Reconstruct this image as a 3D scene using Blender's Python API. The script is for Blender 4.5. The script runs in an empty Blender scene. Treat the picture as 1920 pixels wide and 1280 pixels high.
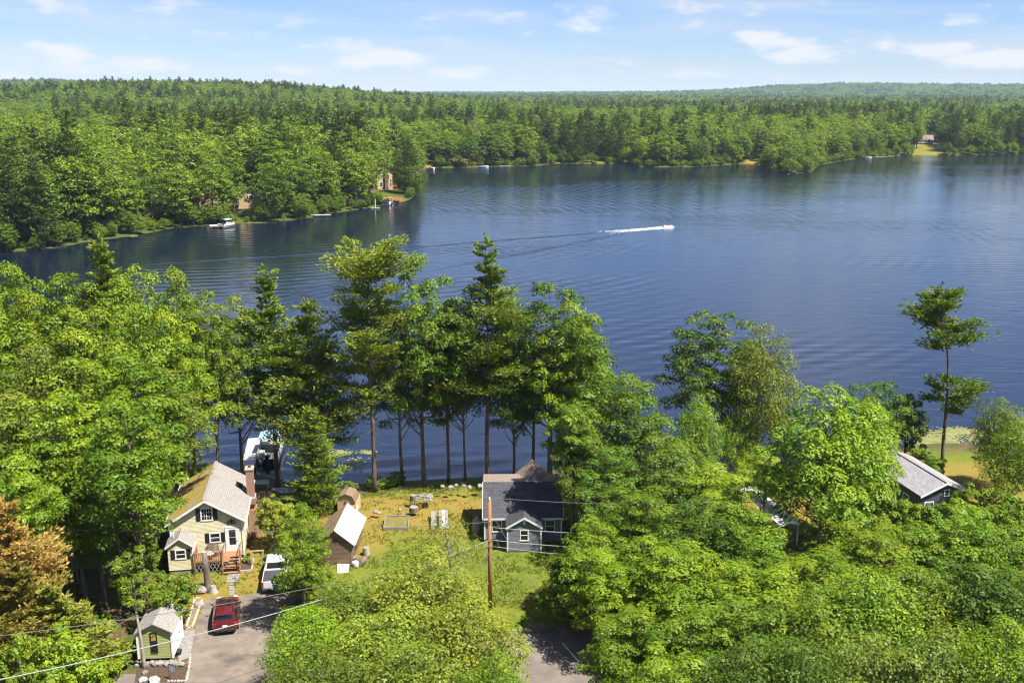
import bpy, math, random
import numpy as np
from mathutils import Vector, Matrix

# ------------------------------------------------------------------ camera, sky, sun, exposure
scene = bpy.context.scene
R = math.radians
CAM_H = 40.0            # drone height above the lake
TILT = R(13.85)         # downward pitch
FOC = 1900.0            # focal length in pixels of a 1920-wide frame
cam_d = bpy.data.cameras.new('camera'); cam = bpy.data.objects.new('camera', cam_d)
scene.collection.objects.link(cam); scene.camera = cam
cam_d.sensor_width = 36.0; cam_d.lens = 36.0 * FOC / 1920.0
cam_d.clip_start = 0.5; cam_d.clip_end = 30000.0
cam.location = (0, 0, CAM_H); cam.rotation_euler = (math.pi / 2 - TILT, 0, 0)

SUN_AZ = (0.86, -0.51); SUN_EL = R(60)
SUN_DIR = Vector((SUN_AZ[0] * math.cos(SUN_EL), SUN_AZ[1] * math.cos(SUN_EL), math.sin(SUN_EL))).normalized()
sun_d = bpy.data.lights.new('sun', 'SUN'); sun_d.energy = 5.0; sun_d.angle = R(0.53); sun_d.color = (1.0, 0.955, 0.87)
sun = bpy.data.objects.new('sun', sun_d); scene.collection.objects.link(sun)
sun.rotation_euler = SUN_DIR.to_track_quat('Z', 'Y').to_euler(); sun.location = (200, -100, 300)

world = bpy.data.worlds.new('World'); scene.world = world; world.use_nodes = True
nt = world.node_tree; nt.nodes.clear()
def N(tree, typ, **kw):
    n = tree.nodes.new(typ)
    for k, v in kw.items(): setattr(n, k, v)
    return n
def build_sky():
    L = nt.links.new
    out = N(nt, 'ShaderNodeOutputWorld'); bg = N(nt, 'ShaderNodeBackground'); bg.inputs['Strength'].default_value = 0.058
    sky = N(nt, 'ShaderNodeTexSky'); sky.sky_type = 'NISHITA'; sky.sun_disc = False
    sky.sun_elevation = SUN_EL; sky.sun_rotation = math.atan2(SUN_AZ[0], SUN_AZ[1])
    sky.altitude = 150; sky.air_density = 1.0; sky.dust_density = 0.0; sky.ozone_density = 4.0
    tc = N(nt, 'ShaderNodeTexCoord'); sep = N(nt, 'ShaderNodeSeparateXYZ'); L(tc.outputs['Generated'], sep.inputs[0])
    def m(op, a, b=None, c=None):
        n = N(nt, 'ShaderNodeMath', operation=op)
        for i, x in enumerate((a, b, c)):
            if x is None: continue
            if isinstance(x, (int, float)): n.inputs[i].default_value = x
            else: L(x, n.inputs[i])
        return n.outputs[0]
    az = m('ARCTAN2', sep.outputs[0], sep.outputs[1]); el = m('ARCSINE', sep.outputs[2])
    # clouds: billows in (azimuth, elevation), bands of cumulus low over the horizon all the way round
    comb = N(nt, 'ShaderNodeCombineXYZ'); L(m('MULTIPLY', az, 1.0), comb.inputs[0]); L(m('MULTIPLY', el, 2.6), comb.inputs[1])
    n1 = N(nt, 'ShaderNodeTexNoise'); n1.inputs['Scale'].default_value = 21.0; n1.inputs['Detail'].default_value = 9.0; n1.inputs['Roughness'].default_value = 0.56
    L(comb.outputs[0], n1.inputs['Vector'])
    n2 = N(nt, 'ShaderNodeTexNoise'); n2.inputs['Scale'].default_value = 5.0; n2.inputs['Detail'].default_value = 3.0
    L(comb.outputs[0], n2.inputs['Vector'])
    # the cumulus seen in the photograph: (px, py, half width, half height, strength) in its pixels
    blobs = [(90, 110, 120, 24, .42), (230, 128, 150, 20, .40), (20, 142, 60, 14, .3), (300, 150, 70, 12, .25), (650, 88, 80, 22, .38), (720, 112, 130, 26, .42), (860, 134, 90, 16, .40), (560, 133, 70, 12, .30), (440, 72, 110, 16, .26),
             (1430, 80, 95, 24, .46), (1510, 106, 110, 22, .42), (1740, 100, 130, 20, .40), (1880, 118, 140, 24, .42),
             (1300, 140, 80, 11, .28), (1150, 137, 34, 8, .22), (280, 76, 18, 6, .2), (1080, 36, 260, 30, .20), (230, 26, 240, 24, .18), (1400, 20, 200, 20, .14)]
    bias = None
    for (px, py, hw, hh, s) in blobs:
        a0 = math.atan((px - 960) / (FOC / math.cos(TILT)) ); e0 = TILT - math.atan((py - 640) / FOC) * 1.0
        e0 = -(TILT + math.atan((py - 640) / FOC))
        dx = m('MULTIPLY', m('SUBTRACT', az, a0), FOC / hw); dy = m('MULTIPLY', m('SUBTRACT', el, e0), FOC / hh)
        g = m('MULTIPLY', m('MAXIMUM', m('SUBTRACT', 1.0, m('ADD', m('MULTIPLY', dx, dx), m('MULTIPLY', dy, dy))), 0.0), s)
        bias = g if bias is None else m('MAXIMUM', bias, g)
    # elsewhere in the sky: scattered cumulus of the same kind
    inframe = m('MULTIPLY', m('LESS_THAN', m('ABSOLUTE', az), 0.5), m('LESS_THAN', el, 0.095))
    gen = m('MULTIPLY', m('MULTIPLY', m('MAXIMUM', m('SUBTRACT', n2.outputs['Fac'], 0.47), 0.0), 1.6), m('SUBTRACT', 1.0, inframe))
    bias = m('ADD', bias, gen)
    d = m('ADD', m('MULTIPLY', m('SUBTRACT', n1.outputs['Fac'], 0.5), 1.6), bias)
    rm = N(nt, 'ShaderNodeMapRange', interpolation_type='SMOOTHSTEP'); L(d, rm.inputs['Value'])
    rm.inputs['From Min'].default_value = 0.06; rm.inputs['From Max'].default_value = 0.52
    # cirrus veil: long streaks
    comb2 = N(nt, 'ShaderNodeCombineXYZ'); L(m('ADD', az, m('MULTIPLY', el, 1.5)), comb2.inputs[0]); L(m('MULTIPLY', el, 9.0), comb2.inputs[1])
    n3 = N(nt, 'ShaderNodeTexNoise'); n3.inputs['Scale'].default_value = 4.5; n3.inputs['Detail'].default_value = 6.0; n3.inputs['Roughness'].default_value = 0.5
    L(comb2.outputs[0], n3.inputs['Vector'])
    cm = N(nt, 'ShaderNodeMapRange', interpolation_type='SMOOTHSTEP'); L(n3.outputs['Fac'], cm.inputs['Value'])
    cm.inputs['From Min'].default_value = 0.38; cm.inputs['From Max'].default_value = 0.72; cm.inputs['To Max'].default_value = 0.5
    mixa = N(nt, 'ShaderNodeMix', data_type='RGBA'); L(cm.outputs[0], mixa.inputs['Factor'])
    tint = N(nt, 'ShaderNodeMix', data_type='RGBA', blend_type='MULTIPLY'); tint.inputs['Factor'].default_value = 1.0; L(sky.outputs[0], tint.inputs['A']); tint.inputs['B'].default_value = (.64, .735, 1.02, 1)
    L(tint.outputs['Result'], mixa.inputs['A']); mixa.inputs['B'].default_value = (5.3, 5.6, 6.5, 1)
    mixb = N(nt, 'ShaderNodeMix', data_type='RGBA'); L(m('MULTIPLY', rm.outputs[0], 0.88), mixb.inputs['Factor'])
    L(mixa.outputs['Result'], mixb.inputs['A']); mixb.inputs['B'].default_value = (6.5, 6.55, 6.8, 1)
    L(mixb.outputs['Result'], bg.inputs['Color']); L(bg.outputs[0], out.inputs['Surface'])
build_sky()

vs = scene.view_settings
vs.view_transform = 'Standard'; vs.look = 'None'; vs.gamma = 1.0; vs.use_curve_mapping = False
vs.exposure = 1.3
cy = scene.cycles
cy.max_bounces = 6; cy.diffuse_bounces = 2; cy.glossy_bounces = 2; cy.transmission_bounces = 3; cy.transparent_max_bounces = 6; cy.volume_bounces = 0
cy.caustics_reflective = False; cy.caustics_refractive = False
cy.sample_clamp_indirect = 4.0
cy.use_denoising = True; cy.denoiser = 'OPENIMAGEDENOISE'; cy.denoising_input_passes = 'RGB_ALBEDO_NORMAL'; cy.denoising_prefilter = 'ACCURATE'
cy.use_adaptive_sampling = True; cy.adaptive_threshold = 0.02
scene.render.film_transparent = False
scene.cycles.filter_width = 1.2

# ------------------------------------------------------------------ helpers
CT, ST = math.cos(TILT), math.sin(TILT)
def ray(px, py):
    u = (px - 960) / FOC; v = (640 - py) / FOC
    return np.array((u, CT + v * ST, -ST + v * CT))
def at_z(px, py, z):
    d = ray(px, py); s = (z - CAM_H) / d[2]
    return np.array((d[0] * s, d[1] * s, z))
def at_y(px, py, Y):
    d = ray(px, py); s = Y / d[1]
    return np.array((d[0] * s, Y, CAM_H + d[2] * s))
GZ = 2.0
def G(px, py): return at_z(px, py, GZ)

def s2l(c):
    f = lambda x: x / 12.92 if x <= 0.04045 else ((x + 0.055) / 1.055) ** 2.4
    return tuple(f(x / 255.0) for x in c)

COL = scene.collection
def tag(o, label=None, cat=None, group=None, kind=None):
    if label: o['label'] = label
    if cat: o['category'] = cat
    if group: o['group'] = group
    if kind: o['kind'] = kind
    return o
def empty(name, loc=(0, 0, 0), rz=0.0, scale=None):
    o = bpy.data.objects.new(name, None); COL.objects.link(o)
    o.empty_display_size = 0.2
    o.location = tuple(float(x) for x in loc); o.rotation_euler = (0, 0, rz)
    if scale: o.scale = scale
    return o

class MB:
    """collects pieces of ONE mesh"""
    def __init__(s, M=None): s.v = []; s.f = []; s.M = M
    def add(s, verts, faces):
        b = len(s.v)
        for p in verts:
            q = Vector(p)
            if s.M is not None: q = s.M @ q
            s.v.append(tuple(q))
        for f in faces: s.f.append(tuple(i + b for i in f))
        return s
    def box(s, c, d, rz=0.0, rx=0.0, ry=0.0):
        m = Matrix.Translation(c) @ Matrix.Rotation(rz, 4, 'Z') @ Matrix.Rotation(ry, 4, 'Y') @ Matrix.Rotation(rx, 4, 'X')
        h = [x / 2 for x in d]
        pts = [m @ Vector((x * h[0], y * h[1], z * h[2])) for z in (-1, 1) for (x, y) in ((-1, -1), (1, -1), (1, 1), (-1, 1))]
        return s.add(pts, [(3, 2, 1, 0), (4, 5, 6, 7), (0, 1, 5, 4), (1, 2, 6, 5), (2, 3, 7, 6), (3, 0, 4, 7)])
    def hexa(s, p):   # 4 bottom (ccw from above), 4 top
        return s.add(p, [(3, 2, 1, 0), (4, 5, 6, 7), (0, 1, 5, 4), (1, 2, 6, 5), (2, 3, 7, 6), (3, 0, 4, 7)])
    def slab(s, quad, t):   # quad ccw seen from its front; thickness behind
        a = [Vector(p) for p in quad]; n = (a[1] - a[0]).cross(a[2] - a[0]).normalized() * t
        k = len(a)
        pts = a + [p - n for p in a]
        fs = [tuple(range(k)), tuple(range(2 * k - 1, k - 1, -1))] + [(i, i + k, (i + 1) % k + k, (i + 1) % k) for i in range(k)]
        return s.add(pts, fs)
    def tube(s, pts, radii, n=6, cap=True):
        pts = [Vector(p) for p in pts]
        if isinstance(radii, (int, float)): radii = [radii] * len(pts)
        rings = []; up = None
        for i, p in enumerate(pts):
            t = (pts[min(i + 1, len(pts) - 1)] - pts[max(i - 1, 0)])
            t = t.normalized() if t.length > 1e-9 else Vector((0, 0, 1))
            if up is None:
                up = Vector((1, 0, 0)) if abs(t.x) < 0.9 else Vector((0, 1, 0))
            a = (up - t * up.dot(t)).normalized(); b = t.cross(a); up = a
            rings.append([p + (a * math.cos(2 * math.pi * k / n) + b * math.sin(2 * math.pi * k / n)) * radii[i] for k in range(n)])
        vs_ = [q for r in rings for q in r]; fs = []
        for i in range(len(pts) - 1):
            for k in range(n):
                fs.append((i * n + k, i * n + (k + 1) % n, (i + 1) * n + (k + 1) % n, (i + 1) * n + k))
        if cap: fs.append(tuple(range(n - 1, -1, -1))); fs.append(tuple((len(pts) - 1) * n + k for k in range(n)))
        return s.add(vs_, fs)
    def cyl(s, c, r, h, n=12, r2=None):
        return s.tube([c, (c[0], c[1], c[2] + h)], [r, r if r2 is None else r2], n)
    def rock(s, c, r, rng, sq=0.7, n=2):
        vs_, fs = ICO[n]
        k = [1 + rng.uniform(-.18, .18) for _ in vs_]
        sc = (rng.uniform(.8, 1.25), rng.uniform(.8, 1.2), sq * rng.uniform(.8, 1.2)); a = rng.uniform(0, 6.28)
        ca, sa = math.cos(a), math.sin(a)
        pts = []
        for q, kk in zip(vs_, k):
            x, y, z = (q[0] * sc[0] * kk * r, q[1] * sc[1] * kk * r, q[2] * sc[2] * kk * r)
            pts.append((c[0] + x * ca - y * sa, c[1] + x * sa + y * ca, c[2] + z))
        return s.add(pts, fs)
    def mesh(s, name, mats, smooth=False):
        me = bpy.data.meshes.new(name); me.from_pydata(s.v, [], s.f)
        for m in (mats if isinstance(mats, (list, tuple)) else [mats]): me.materials.append(m)
        if smooth: me.polygons.foreach_set('use_smooth', [True] * len(me.polygons))
        me.update(); return me
    def build(s, name, mat, parent=None, smooth=False, bevel=0.0):
        o = bpy.data.objects.new(name, s.mesh(name, mat, smooth)); COL.objects.link(o); o.parent = parent
        if bevel:
            b = o.modifiers.new('bevel', 'BEVEL'); b.width = bevel; b.segments = 2; b.limit_method = 'ANGLE'
        return o

def _ico(sub):
    import bmesh
    bm = bmesh.new(); bmesh.ops.create_icosphere(bm, subdivisions=sub, radius=1.0)
    v = [tuple(x.co) for x in bm.verts]; f = [tuple(x.index for x in p.verts) for p in bm.faces]; bm.free()
    return v, f
ICO = {1: _ico(1), 2: _ico(2), 3: _ico(3)}

def np_mesh(name, V, F, mats, tint=None, matidx=None, smooth=False):
    """V (n,3) float, F (m,k) int with k = 3 or 4"""
    me = bpy.data.meshes.new(name); k = F.shape[1]; m = F.shape[0]
    me.vertices.add(len(V)); me.vertices.foreach_set('co', np.ascontiguousarray(V, dtype=np.float32).ravel())
    me.loops.add(m * k); me.loops.foreach_set('vertex_index', np.ascontiguousarray(F, dtype=np.int32).ravel())
    me.polygons.add(m); me.polygons.foreach_set('loop_start', np.arange(0, m * k, k, dtype=np.int32))
    try: me.polygons.foreach_set('loop_total', np.full(m, k, dtype=np.int32))
    except Exception: pass
    for mt in mats: me.materials.append(mt)
    if matidx is not None: me.polygons.foreach_set('material_index', np.ascontiguousarray(matidx, dtype=np.int32))
    if smooth: me.polygons.foreach_set('use_smooth', np.ones(m, dtype=bool))
    if tint is not None:
        at = me.attributes.new('tint', 'FLOAT', 'POINT'); at.data.foreach_set('value', np.ascontiguousarray(tint, dtype=np.float32))
    me.update(calc_edges=True); me.validate()
    return me

# ------------------------------------------------------------------ materials (all procedural)
def new_mat(name):
    m = bpy.data.materials.new(name); m.use_nodes = True; t = m.node_tree; t.nodes.clear()
    out = N(t, 'ShaderNodeOutputMaterial'); return m, t, out
def pm(name, col, col2=None, scale=4.0, rough=0.7, bump=0.0, bscale=None, spec=0.4, metal=0.0, detail=5.0, stretch=None, lo=0.35, hi=0.65, coords='Object', third=None, alpha=None, coat=0.0):
    """principled surface; col/col2 mixed by noise, an optional third (colour, scale, lo, hi) of stains; noise bump"""
    m, t, out = new_mat(name); L = t.links.new
    b = N(t, 'ShaderNodeBsdfPrincipled'); L(b.outputs[0], out.inputs['Surface'])
    b.inputs['Roughness'].default_value = rough; b.inputs['Specular IOR Level'].default_value = spec; b.inputs['Metallic'].default_value = metal
    b.inputs['Coat Weight'].default_value = coat
    tc = N(t, 'ShaderNodeTexCoord'); mp = N(t, 'ShaderNodeMapping'); L(tc.outputs[coords], mp.inputs[0])
    if stretch: mp.inputs['Scale'].default_value = stretch
    def noise(sc, det=detail):
        n = N(t, 'ShaderNodeTexNoise'); n.inputs['Scale'].default_value = sc; n.inputs['Detail'].default_value = det; n.inputs['Roughness'].default_value = .6
        L(mp.outputs[0], n.inputs['Vector']); return n.outputs['Fac']
    def mixc(a, c, f, lo_, hi_):
        r = N(t, 'ShaderNodeMapRange', interpolation_type='SMOOTHSTEP'); L(f, r.inputs['Value']); r.inputs['From Min'].default_value = lo_; r.inputs['From Max'].default_value = hi_
        x = N(t, 'ShaderNodeMix', data_type='RGBA'); L(r.outputs[0], x.inputs['Factor'])
        if isinstance(a, tuple): x.inputs['A'].default_value = a + (1,)
        else: L(a, x.inputs['A'])
        x.inputs['B'].default_value = tuple(c) + (1,); return x.outputs['Result']
    if col2 is None: b.inputs['Base Color'].default_value = tuple(col) + (1,)
    else:
        c = mixc(tuple(col), col2, noise(scale), lo, hi)
        if third: c = mixc(c, third[0], noise(third[1]), third[2], third[3])
        L(c, b.inputs['Base Color'])
    if bump:
        bp = N(t, 'ShaderNodeBump'); bp.inputs['Strength'].default_value = bump; bp.inputs['Distance'].default_value = 0.05
        L(noise(bscale or scale * 4), bp.inputs['Height']); L(bp.outputs[0], b.inputs['Normal'])
    return m

def leaf_mat(name, forest=None, trans=0.27, sheen=0.018):
    """thin leaf: reflects and lets light through; near trees take their species colour from the object, forest trees from a ramp"""
    m, t, out = new_mat(name); L = t.links.new
    oi = N(t, 'ShaderNodeObjectInfo')
    at = N(t, 'ShaderNodeAttribute'); at.attribute_name = 'tint'
    hs = N(t, 'ShaderNodeHueSaturation')
    if forest:
        rp = N(t, 'ShaderNodeValToRGB'); L(oi.outputs['Random'], rp.inputs[0])
        e = rp.color_ramp.elements
        while len(e) < len(forest): e.new(0.5)
        for i, c in enumerate(forest): e[i].position = i / (len(forest) - 1); e[i].color = tuple(c) + (1,)
        L(rp.outputs[0], hs.inputs['Color'])
    else: L(oi.outputs['Color'], hs.inputs['Color'])
    def m2(a, mul, add):
        n = N(t, 'ShaderNodeMath', operation='MULTIPLY_ADD'); L(a, n.inputs[0]); n.inputs[1].default_value = mul; n.inputs[2].default_value = add; return n.outputs[0]
    L(m2(at.outputs['Fac'], -0.05, 0.525), hs.inputs['Hue']); L(m2(at.outputs['Fac'], 0.6, 0.72), hs.inputs['Value']); hs.inputs['Saturation'].default_value = 1.0
    d = N(t, 'ShaderNodeBsdfDiffuse'); L(hs.outputs[0], d.inputs['Color'])
    hs2 = N(t, 'ShaderNodeHueSaturation'); hs2.inputs['Hue'].default_value = 0.487; hs2.inputs['Value'].default_value = 1.25; L(hs.outputs[0], hs2.inputs['Color'])
    tr = N(t, 'ShaderNodeBsdfTranslucent'); L(hs2.outputs[0], tr.inputs['Color'])
    mx = N(t, 'ShaderNodeMixShader'); mx.inputs[0].default_value = trans; L(d.outputs[0], mx.inputs[1]); L(tr.outputs[0], mx.inputs[2])
    gl = N(t, 'ShaderNodeBsdfGlossy'); gl.inputs['Roughness'].default_value = 0.5; gl.inputs['Color'].default_value = (.9, .95, .8, 1)
    mg = N(t, 'ShaderNodeMixShader'); mg.inputs[0].default_value = sheen; L(mx.outputs[0], mg.inputs[1]); L(gl.outputs[0], mg.inputs[2])
    L(mg.outputs[0], out.inputs['Surface'])
    return m

LEAF = leaf_mat('leaf')
NEEDLE = leaf_mat('needle', trans=0.28, sheen=0.015)
LEAF_F = leaf_mat("forest_leaf", forest=[(.068, .125, .009), (.10, .168, .010), (.125, .20, .011), (.165, .235, .014), (.115, .175, .013)])
NEEDLE_F = leaf_mat("forest_needle", forest=[(.052, .092, .012), (.072, .118, .013), (.092, .142, .015), (.122, .17, .018)], trans=0.16)
BARK = pm('bark', (.085, .062, .045), (.17, .135, .105), scale=3.0, rough=.9, bump=.6, bscale=9, stretch=(1, 1, .25))
BARK_P = pm('pine_bark', (.075, .05, .036), (.16, .115, .085), scale=3.0, rough=.9, bump=.6, bscale=9, stretch=(1, 1, .25))
BARK_PALE = pm('pale_bark', (.22, .19, .15), (.36, .33, .28), scale=4.0, rough=.9, bump=.3, bscale=9, stretch=(1, 1, .3))
# ------------------------------------------------------------------ lake outline and terrain
far_px = [(-420, 474), (-100, 468), (0, 471), (60, 469), (115, 461), (160, 452), (235, 443), (330, 425), (400, 421), (440, 418), (560, 411), (612, 400), (690, 389), (758, 376), (776, 364),
          (768, 345), (782, 320), (800, 315), (900, 313), (1000, 311), (1040, 306), (1100, 306), (1180, 307), (1196, 313), (1300, 313), (1400, 306), (1425, 308), (1436, 318), (1480, 326), (1515, 323),
          (1532, 309), (1600, 298), (1690, 291), (1800, 290.5), (1920, 288), (2100, 286), (2600, 284)]
near_px = [(2600, 800), (2050, 800), (1930, 815), (1870, 852), (1820, 838), (1760, 838), (1690, 850), (1600, 868), (1500, 880), (1400, 890), (1290, 890), (1150, 884), (1040, 889), (900, 903), (800, 908), (700, 912),
           (640, 921), (560, 925), (500, 905), (440, 890), (380, 880), (250, 862), (100, 850), (-100, 830), (-420, 800)]
LAKE = np.array([at_z(x, y, 0)[:2] for x, y in far_px] + [at_z(x, y, 0)[:2] for x, y in near_px])

def lake_sd(P):
    """signed distance to the lake outline, positive on land"""
    P = np.asarray(P, dtype=np.float64).reshape(-1, 2); out = np.full(len(P), 1e18); inside = np.zeros(len(P), bool)
    A = LAKE; B = np.roll(LAKE, -1, axis=0)
    for a, b in zip(A, B):
        e = b - a; w = P - a; t = np.clip((w @ e) / (e @ e), 0, 1); d = w - t[:, None] * e
        out = np.minimum(out, (d * d).sum(1))
        c = ((a[1] > P[:, 1]) != (b[1] > P[:, 1])); 
        if abs(e[1]) > 1e-12:
            xi = a[0] + (P[:, 1] - a[1]) / e[1] * e[0]; inside ^= (c & (P[:, 0] < xi))
    d = np.sqrt(out); return np.where(inside, -d, d)

def vnoise(x, y, seed=0):
    xi = np.floor(x).astype(np.int64); yi = np.floor(y).astype(np.int64); fx = x - xi; fy = y - yi
    fx = fx * fx * (3 - 2 * fx); fy = fy * fy * (3 - 2 * fy)
    def h(a, b):
        n = (a * 374761393 + b * 668265263 + seed * 1442695041) & 0xFFFFFFFF
        n = ((n ^ (n >> 13)) * 1274126177) & 0xFFFFFFFF
        return ((n ^ (n >> 16)) & 0xFFFF) / 65535.0
    return (h(xi, yi) * (1 - fx) + h(xi + 1, yi) * fx) * (1 - fy) + (h(xi, yi + 1) * (1 - fx) + h(xi + 1, yi + 1) * fx) * fy
def fbm(x, y, seed=0, o=4):
    r = 0; a = .5
    for i in range(o): r = r + a * vnoise(x * 2 ** i, y * 2 ** i, seed + i); a *= .5
    return r
def sstep(a, b, x):
    t = np.clip((x - a) / (b - a), 0, 1); return t * t * (3 - 2 * t)

HILLS = [(-400, 1350, 300, 420, 29), (-900, 1500, 350, 500, 16), (-1500, 3300, 700, 600, 52), (1650, 5200, 620, 500, 50), (2300, 4300, 600, 700, 36), (900, 5600, 900, 600, 6), (-250, 6500, 1500, 900, 8), (2950, 5200, 700, 800, 46)]
def height(x, y):
    x = np.asarray(x, float); y = np.asarray(y, float); sh = x.shape
    sd = lake_sd(np.stack([x.ravel(), y.ravel()], 1)).reshape(sh)
    near = np.minimum(GZ, 0.3 + 0.11 * sd)
    far = 0.35 + 0.10 * np.clip(sd, 0, 20) + 0.013 * np.clip(sd - 20, 0, 250) + (fbm(x / 330 + 7, y / 330 + 3, 5) - .5) * 11 * sstep(20, 400, sd)
    for cx, cy_, sx, sy, h in HILLS: far = far + h * np.exp(-((x - cx) / sx) ** 2 - ((y - cy_) / sy) ** 2)
    far = far + 0.0009 * np.clip(y - 900, 0, 6000) * sstep(0, 300, sd)
    w = sstep(150, 240, y)
    land = near * (1 - w) + far * w
    bed = np.maximum(-3.0, 0.3 + 0.22 * sd)
    return np.where(sd > 0, land, bed), sd
def hz(x, y): return float(height(np.array([x]), np.array([y]))[0][0])

def axis(segs):
    out = []
    for a, b, s in segs:
        n = max(1, int(round((b - a) / s))); out += list(np.linspace(a, b, n, endpoint=False))
    return out
xs = np.array(axis([(-9000, -2500, 500), (-2500, -800, 100), (-800, -300, 25), (-300, -60, 6), (-60, 60, 1.0), (60, 300, 6), (300, 800, 20), (800, 2500, 60), (2500, 9000, 400)]) + [9000.0])
ys = np.array(axis([(-400, 0, 80), (0, 30, 6), (30, 130, 1.0), (130, 500, 5), (500, 900, 6), (900, 2000, 35), (2000, 6500, 120), (6500, 14000, 700)]) + [14000.0])
X, Y = np.meshgrid(xs, ys); Zt, SD = height(X, Y)
nx, ny = len(xs), len(ys)
idx = np.arange(nx * ny).reshape(ny, nx)
F = np.stack([idx[:-1, :-1], idx[:-1, 1:], idx[1:, 1:], idx[1:, :-1]], -1).reshape(-1, 4)
terr = np_mesh('ground', np.stack([X, Y, Zt], -1).reshape(-1, 3), F, [], smooth=True)
# ground cover: lawn (1) against woodland litter (0); dry straw-coloured lawn, bare sand
def blob(cx, cy_, rx, ry, edge=.25):
    q = np.sqrt(((X - cx) / rx) ** 2 + ((Y - cy_) / ry) ** 2); return 1 - sstep(1 - edge, 1 + edge, q)
nz = fbm(X / 3.0, Y / 3.0, 11, 4)
lawn = np.zeros_like(X)
def lawn_px(px, py, rx, ry):
    global lawn
    p = G(px, py); lawn = np.maximum(lawn, blob(p[0], p[1], rx, ry))
lawn_px(745, 985, 7.5, 13); lawn_px(860, 960, 8, 13); lawn_px(980, 1080, 9, 11); lawn_px(700, 1080, 9, 9); lawn_px(1085, 960, 6, 12); lawn_px(1000, 1150, 10, 5)
lawn_px(400, 1100, 5.2, 5.0); lawn_px(470, 1060, 2.6, 6.5); lawn_px(1760, 880, 14, 10); lawn_px(1480, 960, 8, 9); lawn_px(1730, 985, 9, 5); lawn_px(1880, 900, 9, 8)
for (px, py, rx, ry) in [(1740, q_, 11, 9) for q_ in (290, 288, 286, 284, 282, 280, 278, 276, 274, 272, 270)]:
    p = at_z(px, py, 1); lawn = np.maximum(lawn, blob(p[0], p[1], rx, ry))
dry = np.zeros_like(X)
def dry_px(px, py, rx, ry, k=1.0):
    global dry
    p = G(px, py); dry = np.maximum(dry, k * blob(p[0], p[1], rx, ry, .5))
dry_px(725, 955, 7.0, 5.5); dry_px(850, 950, 4.5, 6.5, .9); dry_px(360, 1120, 3.0, 4.0, .8); dry_px(475, 1080, 1.5, 6.0, .8); dry_px(1830, 875, 7, 3.5, .7); dry_px(1890, 920, 8, 5); dry_px(1480, 950, 3, 4)
dry_px(690, 1000, 2.0, 6.0, .7); dry_px(470, 1030, 2.2, 4.0, .9)
for (px, py, rx, ry, k) in [(1740, q_, 10, 8, .42) for q_ in (289, 287, 285, 283, 281, 279, 277, 275, 273)] + [ (878, 306, 6, 12, 1), (806, 311, 5, 8, .9), (728, 372, 5, 7, .9), (1418, 303, 7, 14, 1)]:
    p = at_z(px, py, 1); dry = np.maximum(dry, k * blob(p[0], p[1], rx, ry, .4)); lawn = np.maximum(lawn, blob(p[0], p[1], rx, ry, .4))
marsh = np.zeros_like(X)
for (px, py, rx, ry) in [(1110, 306, 28, 6), (1650, 293, 40, 9)]:
    p = at_z(px, py, 0); marsh = np.maximum(marsh, blob(p[0], p[1], rx, ry, .3))
lawn = np.maximum(lawn, marsh);
for nm, ar in (('lawn', np.clip(lawn + (nz - .5) * .8 * (lawn > 0.02), 0, 1)), ('dry', np.clip(dry + (nz - .5) * .9 * (dry > 0.02), 0, 1)), ('marsh', marsh), ('bank', sstep(150, 200, Y) * (1 - sstep(7, 14, SD)) * (1 - np.clip(dry * 1.5, 0, 1)))):
    a_ = terr.attributes.new(nm, 'FLOAT', 'POINT'); a_.data.foreach_set('value', ar.astype(np.float32).ravel())

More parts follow.
